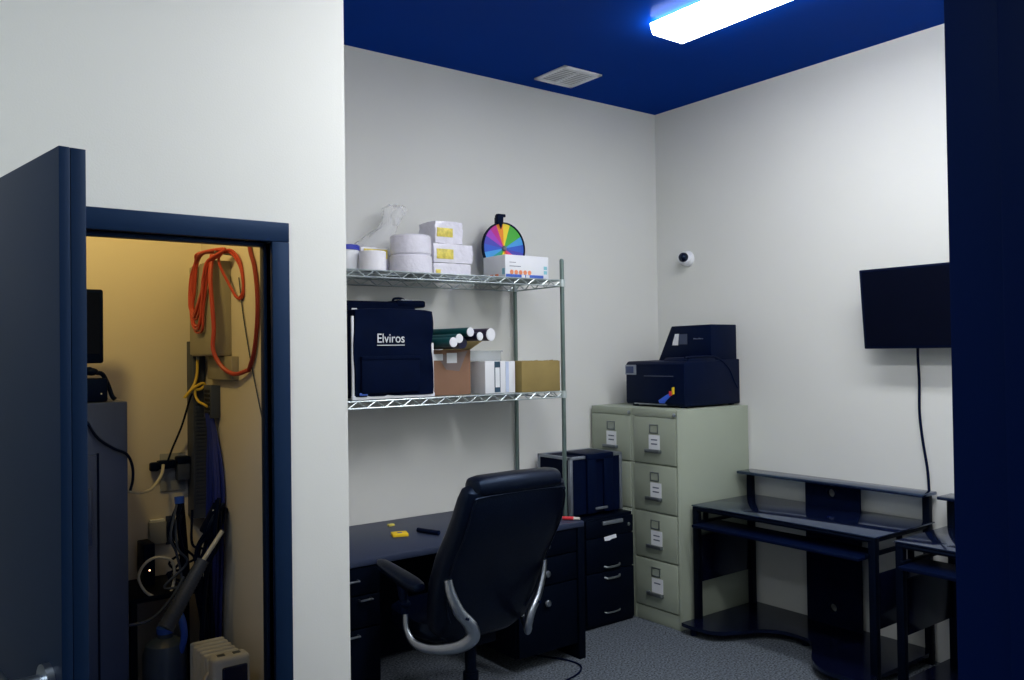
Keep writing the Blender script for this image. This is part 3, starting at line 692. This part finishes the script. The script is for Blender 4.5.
part('window', MB().prism([(3.805, zb + .395), (3.855, zb + .395), (3.828, zb + .47), (3.796, zb + .47)], 'x', 4.236, 4.242), M['paper'], t, 'pale slanted window')
part('badge', MB().box((4.236, 3.725, zb + .40), (4.242, 3.792, zb + .468)), M['duct'], t)
b = MB(); b.text('M', .018, at(4.284, 3.70, zb + .432) @ RXX, .001); b.bm.clear()
for k in range(6): b.box((4.2385, 3.662 - k * .014, zb + .432), (4.2405, 3.671 - k * .014, zb + .4395 - .002 * (k % 3)))
part('wordmark', b, M['alu'], t)
part('front_slot', MB().box((px0 - .001, 3.60, zb + .196), (px0 + .01, 3.85, zb + .202)), M['duct'], t)
part('output_bar', MB().box((px0 - .003, 3.66, zb + .014), (px0 + .012, 3.94, zb + .022), .002), M['alu'], t)
b = MB()
for x in (px0 + .03, px1 - .05):
    for y in (py0 + .03, py1 - .06): b.box((x, y, zb), (x + .03, y + .03, zb + .02), .003)
part('feet', b, M['black'], t)
t = T('lanyard', 'bright blue strap with red and yellow tag hanging on printer', 'strap', (3.95, 3.66, zb))
b = MB(); b.prism([(3.71, zb + .028), (3.72, zb + .045), (3.655, zb + .080), (3.627, zb + .092), (3.619, zb + .072), (3.655, zb + .045), (3.67, zb + .028)], 'x', px0 - .010, px0 - .0035, .001)
part('ribbon', b, M['bluebright'], t, 'bright blue ribbon')
part('red_tag', MB().prism([(3.627, zb + .075), (3.627, zb + .105), (3.607, zb + .108), (3.605, zb + .078)], 'x', px0 - .011, px0 - .0035, .001), M['red'], t, 'red tag')
part('yellow_tag', MB().prism([(3.603, zb + .085), (3.603, zb + .130), (3.587, zb + .132), (3.587, zb + .088)], 'x', px0 - .011, px0 - .0035, .001), M['sticky'], t, 'yellow tag')

# ------------------------------------------------------------------ computer desks
def computer_desk():
    x0, x1, y0, y1, z = 3.91, 4.495, 2.25, 3.425, .75
    t = T('computer_desk', 'black computer desk with glass top beside the filing cabinets', 'computer desk', (4.2, 2.84, 0), 'black computer desks along the right wall')
    part('glass_top', MB().box((x0, y0, z - .008), (x1, y1, z), .002), M['glass'], t, 'tinted glossy top')
    b = MB(); r = .012
    for a, c in (((x0 + .01, y0 + .02), (x0 + .01, y1 - .02)), ((x0 + .01, y1 - .02), (x1 - .03, y1 - .02)), ((x0 + .01, y0 + .02), (x1 - .03, y0 + .02)), ((x1 - .03, y0 + .02), (x1 - .03, y1 - .02))):
        b.tube([(a[0], a[1], z - .022), (c[0], c[1], z - .022)], r, sub=1)
    part('top_frame', b, M['blackmetal'], t)
    zr = .895
    for x, y, zt in ((x0 + .02, y1 - .025, z - .009), (x0 + .02, y0 + .025, z - .009), (x1 - .04, y1 - .02, zr), (x1 - .04, y0 + .02, zr)):
        b = MB(); b.box((x - .019, y - .019, .0), (x + .019, y + .019, zt), .004)
        part('leg', b, M['blackmetal'], t)
    b = MB(); b.box((4.345, 2.235, zr), (x1, 3.43, zr + .018), .005); part('upper_shelf', b, M['glass'], t)
    # keyboard tray
    b = MB(); b.box((3.845, y0 + .055, .630), (4.085, y1 - .055, .648), .004); part('keyboard_tray', b, M['black'], t)
    for y in (y0 + .045, y1 - .045):
        b = MB(); b.box((3.90, y - .010, .640), (4.25, y + .010, .660), .003); b.box((3.975, y - .012, .655), (3.999, y + .012, z - .03), .003); b.box((4.2, y - .012, .655), (4.224, y + .012, z - .03), .003)
        part('tray_bracket', b, M['blackmetal'], t)
    # side panels
    for y in (y0 + .02, y1 - .022): part('side_panel', MB().box((x0 + .03, y - .004, .285), (x1 - .05, y + .004, .56), .002), M['blackgloss'], t)
    # rear cable panel with two round openings
    ya, yb, za, zc = 2.645, 2.995, .05, zr
    tb = bmesh.new(); xs_ = (4.435, 4.450)
    holes = [(2.822, .838), (2.822, .172)]; R_ = .028
    def ring(c): return [(c[0] + R_ * math.cos(2 * PI * k / 24), c[1] + R_ * math.sin(2 * PI * k / 24)) for k in range(24)]
    b = MB()
    def plate(xp):
        tt = bmesh.new(); es = []
        def loop(pts):
            vs = [tt.verts.new((xp, p[0], p[1])) for p in pts]
            for k in range(len(vs)): es.append(tt.edges.new((vs[k], vs[(k + 1) % len(vs)])))
        loop([(ya, za), (yb, za), (yb, zc), (ya, zc)])
        for h in holes: loop(ring(h))
        bmesh.ops.triangle_fill(tt, use_beauty=True, use_dissolve=False, edges=es); return tt
    for xp in xs_: b.add(plate(xp))
    for h in holes: b.lathe((xs_[1], h[0], h[1]), [(R_, 0), (R_, .015)], n=24, axis='x')
    b.box((xs_[0], ya, za), (xs_[1], ya + .002, zc)); b.box((xs_[0], yb - .002, za), (xs_[1], yb, zc)); tb.free()
    p_ = part('cable_panel', b, M['blackmat'], t)
    for h in holes:
        b = MB(); b.lathe((xs_[0], h[0], h[1]), [(R_ - .002, -.016), (R_ + .006, .001), (R_ + .004, .004), (R_ - .004, .004), (R_ - .004, -.016)], n=28, axis='x'); part('grommet', b, M['black'], p_)
    # lower shelf with curved front
    f = [(3.80, 3.42), (3.795, 3.33), (3.82, 3.20), (3.92, 3.12), (4.06, 3.05), (4.13, 2.96), (4.14, 2.86), (4.12, 2.77), (4.02, 2.69), (3.88, 2.60), (3.80, 2.50), (3.79, 2.40), (3.80, 2.26)]
    Q = []
    for i in range(len(f) - 1):
        p0 = f[max(i - 1, 0)]; p1 = f[i]; p2 = f[i + 1]; p3 = f[min(i + 2, len(f) - 1)]
        for k in range(4):
            u = k / 4; Q.append(tuple(.5 * ((2 * p1[j]) + (p2[j] - p0[j]) * u + (2 * p0[j] - 5 * p1[j] + 4 * p2[j] - p3[j]) * u * u + (3 * p1[j] - p0[j] - 3 * p2[j] + p3[j]) * u ** 3) for j in (0, 1)))
    Q.append(f[-1]); Q += [(4.49, 2.26), (4.49, 3.42)]
    part('lower_shelf', MB().prism(Q, 'z', .045, .066), M['blackgloss'], t)
    for x, y in ((3.84, 3.36), (4.44, 3.36), (3.84, 2.32), (4.44, 2.32), (4.2, 2.85)): part('foot', MB().cyl((x, y, 0), (x, y, .046), .022), M['black'], t)
    c = copy_tree(t); c.location.x += .02; c.location.y -= 1.265; c.location.x -= .02
    c['label'] = 'black computer desk partly hidden behind the entrance door frame'
computer_desk()

# ------------------------------------------------------------------ closet contents
t = T('metal_cabinet', 'tall blue grey steel cabinet inside the closet behind the open door', 'cabinet', (.45, 3.45, 0))
part('body', MB().box((.20, 3.30, 0), (.722, 3.72, 1.525), .004), M['locker'], t)
b = MB(); b.box((.215, 3.292, .06), (.618, 3.302, 1.338), .003); part('door', b, M['locker'], t)
part('door_gap', MB().box((.6185, 3.297, .06), (.626, 3.301, 1.345)), M['black'], t)
part('door_latch', MB().box((.58, 3.276, 1.02), (.60, 3.294, 1.22), .004), M['locker'], t)

t = T('monitor', 'small black monitor on the steel cabinet in the closet', 'monitor', (.5, 3.45, 1.526))
b = MB(); b.box((.22, 3.42, 1.665), (.668, 3.455, 1.94), .008); part('casing', b, M['black'], t)
part('screen', MB().box((.235, 3.418, 1.70), (.655, 3.422, 1.927)), M['screen'], t)
b = MB(); b.box((.42, 3.45, 1.54), (.48, 3.48, 1.72), .005); b.box((.36, 3.38, 1.526), (.54, 3.55, 1.541), .005); part('stand', b, M['black'], t)
t = T('recorder_box', 'black electronics box under the monitor on the closet cabinet', 'electronics box', (.6, 3.36, 1.526))
part('casing', MB().box((.545, 3.325, 1.526), (.662, 3.375, 1.612), .006), M['black'], t)
b = MB(); b.tube([(.58, 3.35, 1.61), (.60, 3.34, 1.645), (.625, 3.345, 1.632), (.648, 3.345, 1.625), (.668, 3.35, 1.585), (.68, 3.345, 1.545), (.69, 3.34, 1.532)], .008); b.sph((.612, 3.345, 1.635), .018, 12, (1.3, 1, .8)); part('cable', b, M['black'], t)
part('power_light', MB().sph((.64, 3.324, 1.555), .003, 8), M['white'], t)
solo('black_wire', MB().tube([(.585, 3.29, 1.46), (.62, 3.286, 1.40), (.67, 3.286, 1.36), (.715, 3.286, 1.335), (.735, 3.29, 1.29), (.737, 3.293, 1.24), (.728, 3.293, 1.20)], .005), M['black'], 'thin black wire drooping over the steel cabinet door', 'wire', (.7, 3.29, 1.3))

t = T('panel_box', 'grey metal panel box high on the closet right wall', 'panel box', (1.09, 3.5, 1.686))
part('enclosure', MB().box((1.052, 3.357, 1.686), (1.1238, 3.652, 2.065), .004), M['greybox'], t)
part('lid', MB().box((1.048, 3.350, 1.692), (1.056, 3.659, 2.060), .002), M['greybox'], t)
solo('junction_box', MB().box((1.095, 3.275, 1.59), (1.1238, 3.58, 1.684), .004), M['greybox'], 'shallow pale box directly below the grey panel box', 'box', (1.11, 3.42, 1.59))

# hung red extension cord
rnd = random.Random(11)
b = MB(); N = 6
for k in range(N):
    o = k * .0035; j = (-.05, .01, -.02, .035, -.035, .02)[k]; j *= .9
    b.tube([(1.075, 3.33 - .01 * k, 2.085 + o), (1.040 - o, 3.43 + j, 2.098), (1.036 - o * .5, 3.50, 2.07), (1.036 - o * .4, 3.545 + .006 * k, 1.99 + j), (1.035 - o * .4, 3.565 + .005 * k, 1.90), (1.035 - o * .4, 3.545, 1.84 + j), (1.035 - o * .5, 3.49 + j, 1.835 + j), (1.034 - o * .5, 3.42, 1.92 + j), (1.036 - o, 3.37, 2.0), (1.045 - o, 3.34, 2.06)],
           .0055, closed=True, sub=5)
for k in range(2):
    b.tube([(1.08, 3.34, 2.09), (1.10, 3.28, 2.098 - .012 * k), (1.116, 3.22, 2.04 - .02 * k), (1.117, 3.20, 1.94 - .02 * k), (1.112, 3.25, 1.91), (1.10, 3.30, 1.96), (1.07, 3.335, 2.05)], .0055, closed=True, sub=5)
b.tube([(1.045, 3.345, 2.085), (1.035, 3.335, 1.99), (1.04, 3.33, 1.88), (1.045, 3.33, 1.79), (1.042, 3.33, 1.71), (1.065, 3.30, 1.645), (1.095, 3.24, 1.615), (1.112, 3.13, 1.632)], .0085)
t = T('extension_cord', 'coiled red orange extension cord hung over the grey panel box', 'cord', (1.06, 3.4, 2.09))
part('coil', b, M['redcord'], t)
b = MB(); b.tube([(1.112, 3.13, 1.632), (1.114, 3.08, 1.70), (1.114, 3.045, 1.81), (1.114, 3.042, 1.92), (1.114, 3.07, 2.02), (1.114, 3.12, 2.11), (1.114, 3.14, 2.35)], .0085); part('trailing_end', b, M['darkred'], t, 'darker red trailing end')
b = MB(); b.cyl((1.123, 3.33, 2.088), (1.05, 3.33, 2.094), .006); part('hook', b, M['steel'], t)
solo('thin_wire', MB().tube([(1.118, 3.25, 1.99), (1.118, 3.20, 1.83), (1.118, 3.12, 1.65), (1.118, 3.05, 1.52), (1.118, 2.99, 1.40), (1.118, 2.94, 1.20)], .0025, n=6), M['cablegrey'], 'thin grey wire running down the closet right wall', 'wire', (1.118, 3.1, 1.5))

t = T('cable_duct', 'dark vertical cable duct in the closet corner', 'cable duct', (1.1, 3.72, 1.0))
part('channel', MB().box((1.060, 3.66, 1.0), (1.075, 3.749, 1.75), .002), M['duct'], t)
b = MB(); b.box((1.075, 3.70, 1.0), (1.123, 3.749, 1.72)); part('backplate', b, M['duct'], t)
b = MB()
for k in range(30): b.box((1.070, 3.655, 1.05 + k * .016), (1.120, 3.70, 1.058 + k * .016))
b.box((1.072, 3.66, 1.0), (1.12, 3.70, 1.54)); part('ribs', b, M['duct'], t)
t = T('patch_panel', 'short dark patch panel with ports below the pale junction box', 'patch panel', (1.11, 3.53, 1.43))
part('panel', MB().box((1.085, 3.50, 1.43), (1.1238, 3.60, 1.565), .003), M['duct'], t)
b = MB()
for k in range(6): b.box((1.082, 3.52, 1.445 + k * .018), (1.087, 3.58, 1.456 + k * .018))
part('port_row', b, M['black'], t)
t = T('yellow_cable', 'yellow patch cable tangled on the dark duct', 'cable', (1.07, 3.64, 1.55))
b = MB(); b.tube([(1.075, 3.645, 1.672), (1.072, 3.645, 1.61), (1.058, 3.642, 1.565), (1.03, 3.64, 1.525), (1.02, 3.64, 1.515), (1.045, 3.635, 1.545), (1.085, 3.632, 1.57), (1.10, 3.632, 1.565), (1.085, 3.635, 1.548), (1.06, 3.64, 1.545)], .006)
b.tube([(1.065, 3.64, 1.56), (1.062, 3.638, 1.525), (1.07, 3.62, 1.497), (1.08, 3.58, 1.485), (1.082, 3.54, 1.478)], .0055)
part('cable', b, M['yellowcable'], t); part('plug', MB().box((1.070, 3.64, 1.668), (1.082, 3.652, 1.69), .002), M['clear'], t)
b = MB(); rnd = random.Random(4)
for k in range(16):
    u = rnd.uniform(0, 1); v = rnd.uniform(-1, 1)
    b.tube([(1.085 + .012 * u, 3.55 + .02 * v, 1.45), (1.088 + .02 * u, 3.53 + .03 * v, 1.36), (1.075 + .04 * u, 3.50 + .05 * v, 1.25), (1.07 + .045 * u, 3.48 + .06 * v, 1.12), (1.065 + .05 * u, 3.49 + .05 * v, 1.0), (1.07 + .045 * u, 3.50 + .05 * v, .85), (1.06 + .05 * u, 3.52 + .06 * v, .6), (1.05 + .06 * u, 3.54 + .06 * v, .3)], .0075, n=6, sub=3)
solo('blue_cable_bundle', b, M['bluecable'], 'thick bundle of blue data cables hanging down the closet corner', 'cable bundle', (1.1, 3.5, 1.0), kind='stuff')

solo('wall_outlet', MB().box((.945, 3.741, 1.115), (1.05, 3.7498, 1.275), .003), M['outlet'], 'pale wall plate behind the black plugs in the closet', 'wall outlet', (1.0, 3.745, 1.2))
t = T('power_adapter', 'black plug adapter at left of the closet wall plate', 'power adapter', (.95, 3.71, 1.24))
part('body', MB().box((.93, 3.70, 1.215), (1.0, 3.742, 1.25), .006), M['black'], t)
part('side_plug', MB().box((.898, 3.705, 1.208), (.935, 3.735, 1.245), .008), M['black'], t)
t = T('power_adapter', 'dark square adapter at right of the closet wall plate', 'power adapter', (1.03, 3.71, 1.22))
part('body', MB().box((1.005, 3.695, 1.16), (1.056, 3.742, 1.235), .006), M['duct'], t); part('cap', MB().box((1.003, 3.69, 1.232), (1.058, 3.742, 1.262), .006), M['black'], t)
solo('black_wire', MB().tube([(1.055, 3.655, 1.53), (1.045, 3.66, 1.50), (1.02, 3.69, 1.39), (.985, 3.70, 1.30), (.966, 3.70, 1.248)], .0045), M['black'], 'thin black wire running from duct to wall adapter', 'wire', (1.0, 3.68, 1.4))
solo('white_cable', MB().tube([(.726, 3.52, 1.175), (.766, 3.52, 1.168), (.809, 3.53, 1.154), (.86, 3.56, 1.155), (.905, 3.62, 1.178), (.935, 3.67, 1.205), (.945, 3.69, 1.235)], .0065), M['cablewhite'], 'white cable curving from steel cabinet to black adapter', 'cable', (.85, 3.55, 1.17))

# lower closet clutter
t = T('shelf_stand', 'low dark equipment stand on the closet floor under the cables', 'stand', (.9, 3.6, 0))
for x in (.76, 1.03):
    for y in (3.45, 3.72): part('leg', MB().box((x, y, 0), (x + .025, y + .025, .76), .002), M['blackmetal'], t)
part('top', MB().box((.75, 3.44, .745), (1.06, 3.748, .765), .003), M['blackmetal'], t)
t = T('battery_backup', 'small black battery tower with lit dot in the closet', 'battery backup', (.865, 3.62, .766))
part('casing', MB().box((.842, 3.59, .766), (.886, 3.70, .935), .005), M['black'], t); part('power_light', MB().sph((.864, 3.589, .83), .0035, 8), M['led'], t, 'glowing dot')
t = T('router', 'pale grey network box with vent slots above the battery tower', 'router', (.93, 3.66, .9))
part('casing', MB().box((.895, 3.72, .90), (.965, 3.7495, .995), .006), M['outlet'], t)
b = MB()
for k in range(8): b.box((.972, 3.742, .90 + k * .013), (.996, 3.746, .907 + k * .013))
b.box((.968, 3.745, .89), (1.0, 3.7497, 1.01)); part('vent_slots', b, M['duct'], t)
part('top_cap', MB().box((.90, 3.725, .99), (.96, 3.748, 1.004), .003), M['paper'], t)
solo('cable_coil', MB().tube([(.79 + 0, 3.45, .845), (.815, 3.455, .89), (.858, 3.46, .906), (.915, 3.47, .885), (.93, 3.48, .84), (.93, 3.49, .79), (.90, 3.46, .752), (.85, 3.455, .757), (.81, 3.45, .79)], .0055, closed=True), M['cablewhite'], 'single loop of white cable in front of battery tower', 'cable', (.86, 3.46, .83))
solo('grey_cable', MB().tube([(.735, 3.40, .682), (.79, 3.40, .683), (.84, 3.40, .70), (.90, 3.40, .76), (.945, 3.40, .83)], .006), M['cablegrey'], 'grey cable rising from behind the steel cabinet', 'cable', (.85, 3.4, .72))
t = T('rolled_poster_tube', 'upright dark tube with bright blue cap in the closet', 'tube', (.985, 3.57, .766))
part('tube', MB().cyl((1.0, 3.57, .766), (.985, 3.60, 1.085), .018), M['black'], t); part('cap', MB().cyl((.985, 3.60, 1.083), (.984, 3.602, 1.11), .0195), M['bluebright'], t, 'bright blue cap')
t = T('power_strip', 'black cluster of plugs on the blue cable bundle', 'power strip', (1.07, 3.42, 1.03))
b = MB(); Rs = at(1.065, 3.42, 1.03) @ Matrix.Rotation(.5, 4, 'Y')
b.box((-.03, -.03, -.06), (.03, .02, .065), .01, Mx=Rs); b.box((-.01, -.04, -.075), (.055, .02, -.02), .01, Mx=Rs); part('body', b, M['black'], t)
part('power_light', MB().sph((1.055, 3.387, 1.075), .004, 8), M['white'], t)
b = MB(); rnd = random.Random(21)
cl = []
for k in range(7):
    y = rnd.uniform(3.42, 3.6); x0 = rnd.uniform(.93, 1.02)
    cl = [(x0, y, rnd.uniform(1.0, 1.12)), (x0 + rnd.uniform(-.05, .04), y - .02, rnd.uniform(.93, 1.0)), (x0 + rnd.uniform(-.02, .06), y, rnd.uniform(.85, .92)), (x0 + rnd.uniform(-.06, .03), y + .02, rnd.uniform(.78, .84)), (x0 + .02, y, .775)]
    solo('black_cable', MB().tube(cl, .005, n=6), M['cablegrey'] if k in (1, 4) else M['black'], 'thin cable in the tangle around the blue capped tube', 'cable', cl[2], 'tangled cables in the closet corner')
t = T('flexible_hose', 'grey flexible hose slanting up through the closet corner', 'hose', (.95, 3.3, .85))
b = MB(); P0 = Vector((.836, 3.25, .69)); P1 = Vector((.985, 3.30, .90))
b.cyl(P0, P1, .030, .022, n=18)
for k in range(22): q = P0.lerp(P1, k / 21); b.cyl(q, q + (P1 - P0).normalized() * .005, .032 - .008 * k / 21, n=18)
part('hose', b, M['cablegrey'], t)
part('wand', MB().cyl(P1, (1.065, 3.31, 1.005), .0085), M['cablewhite'], t, 'pale wand end')
rnd = random.Random(33)
for k in range(9):
    a0 = 3.345 + .008 * k; xx = 1.03 + .004 * k
    cl = [(xx + rnd.uniform(0, .05), a0, 1.12 - .02 * (k % 3)), (xx + rnd.uniform(-.02, .03), a0 - .02, 1.02), (xx + rnd.uniform(-.06, .03), a0 + .01, .93), (xx - rnd.uniform(.0, .07), a0, .82), (xx - rnd.uniform(.0, .05), a0 + .01, .60), (xx - .04, a0, .30 - .02 * k), (xx - .05, a0 + .004, .012)]
    solo('black_cable', MB().tube(cl, rnd.choice((.006, .008, .010)), n=6), M['black'], 'dark cable hanging in the cluster in front of the blue bundle', 'cable', cl[2], 'dark cables hanging in the closet corner')
# vacuum style canister / jug on the floor
t = T('water_jug', 'pale blue plastic jug with bright blue handle behind the heater', 'jug', (.875, 3.38, 0))
jp = [(0.001, 0), (.075, 0), (.08, .02), (.08, .16), (.075, .175), (.08, .19), (.08, .34), (.075, .355), (.08, .37), (.08, .55), (.07, .59), (.04, .61), (.028, .612), (.028, .63), (.0001, .63)]
part('body', MB().lathe((.872, 3.40, 0), jp, n=28), M['jug'], t)
part('handle', MB().tube([(.888, 3.40, .64), (.892, 3.375, .715), (.906, 3.355, .715), (.918, 3.335, .68), (.924, 3.33, .62), (.915, 3.345, .56)], [.010, .013, .014, .014, .013, .011], n=12), M['bluebright'], t, 'bright blue handle')
part('cap', MB().cyl((.872, 3.40, .628), (.872, 3.40, .65), .03), M['bluebright'], t)

t = T('oil_heater', 'white finned oil heater at the closet doorway', 'heater', (.995, 3.13, 0))
hx0, hx1 = .932, 1.062
for k in range(6):
    y = 3.085 + k * .04
    b = MB(); b.box((hx0, y - .011, .09), (hx1, y + .011, .605), .0105, 3); b.box((hx0 + .02, y - .017, .52), (hx1 - .02, y + .017, .575), .014); b.box((hx0 + .02, y - .017, .12), (hx1 - .02, y + .017, .175), .014)
    part('fin', b, M['heater'], t)
b = MB(); b.box((hx0 - .002, 3.0, .085), (hx1 + .002, 3.07, .622), .018, 3); part('control_housing', b, M['heater'], t)
b = MB(); b.box((hx0 + .028, 2.992, .16), (hx1 - .012, 3.006, .588), .012, 3); part('front_panel', b, M['heatblue'], t, 'glossy navy front panel')
b = MB()
for x in (.965, 1.02): b.box((x - .012, 3.02, .6215), (x + .014, 3.04, .6245), .001)
part('vent_slot', b, M['steel'], t)
b = MB()
for z in (.32, .46): b.lathe((1.005, 2.993, z), [(.022, 0), (.022, .012), (.016, .018), (.0001, .019)], n=20, axis='y')
part('dial', b, M['white'], t)
b = MB()
for y in (3.05, 3.27):
    b.cyl((hx0 - .04, y, .035), (hx1 + .04, y, .035), .010)
    for x in (hx0 - .045, hx1 + .025): b.cyl((x, y, .028), (x + .02, y, .028), .028)
b.cyl((.997, 3.05, .035), (.997, 3.05, .10), .012); b.cyl((.997, 3.27, .035), (.997, 3.27, .10), .012)
part('caster_bar', b, M['black'], t)
part('power_cable', MB().tube([(.935, 3.06, .56), (.917, 3.05, .545), (.903, 3.04, .50), (.895, 3.03, .44), (.89, 3.02, .30), (.89, 3.02, .02)], .007), M['cablewhite'], t)

# ------------------------------------------------------------------ light
def area(name, loc, rot, sx, sy, e, col):
    l = bpy.data.lights.new(name, 'AREA'); l.shape = 'RECTANGLE'; l.size = sx; l.size_y = sy; l.energy = e; l.color = col
    o = bpy.data.objects.new(name, l); C.objects.link(o); o.location = loc; o.rotation_euler = rot; return o
# second ceiling fixture of the same row, left of the picture
area('second_ceiling_fixture', (-.6, 1.0, 3.33), (0, 0, 0), .25, 1.2, 15, (.92, 1, 1))
area('third_ceiling_fixture', (1.9, 1.35, 3.33), (0, 0, 0), .25, 1.2, 38, (.98, .98, 1))
# warm bulb in the closet
# warm wall lamp inside the closet, out of sight beside its doorway, aimed at the rear wall
o = area('closet_lamp', (.385, 2.86, 2.5), (0, 0, 0), .12, .12, 5.6, (1, .71, .22))
o.rotation_euler = Vector((.42, .9, -.02)).to_track_quat('-Z', 'Y').to_euler()
w = bpy.data.worlds.new('World'); SC.world = w; w.use_nodes = True
w.node_tree.nodes['Background'].inputs[0].default_value = (.10, .16, .34, 1); w.node_tree.nodes['Background'].inputs[1].default_value = .35

# ------------------------------------------------------------------ camera
F, yaw, pitch, roll, h = 841.53, .6446, .0142, -.0138, 1.6858
f = Vector((math.sin(yaw) * math.cos(pitch), math.cos(yaw) * math.cos(pitch), math.sin(pitch)))
r = Vector((math.cos(yaw), -math.sin(yaw), 0)); u = r.cross(f)
r2 = math.cos(roll) * r + math.sin(roll) * u; u2 = -math.sin(roll) * r + math.cos(roll) * u
cam = bpy.data.cameras.new('camera'); co = bpy.data.objects.new('camera', cam); C.objects.link(co)
cam.sensor_width = 36; cam.lens = F / 1024 * 36; cam.clip_start = .02
Rm = Matrix((r2, u2, -f)).transposed().to_4x4(); co.matrix_world = Matrix.Translation((0, 0, h)) @ Rm
SC.camera = co
SC.view_settings.view_transform = 'Standard'; SC.view_settings.look = 'None'
SC.view_settings.exposure = .4; SC.view_settings.gamma = 1; SC.view_settings.use_curve_mapping = False
SC.cycles.use_denoising = True
SC.cycles.max_bounces = 8
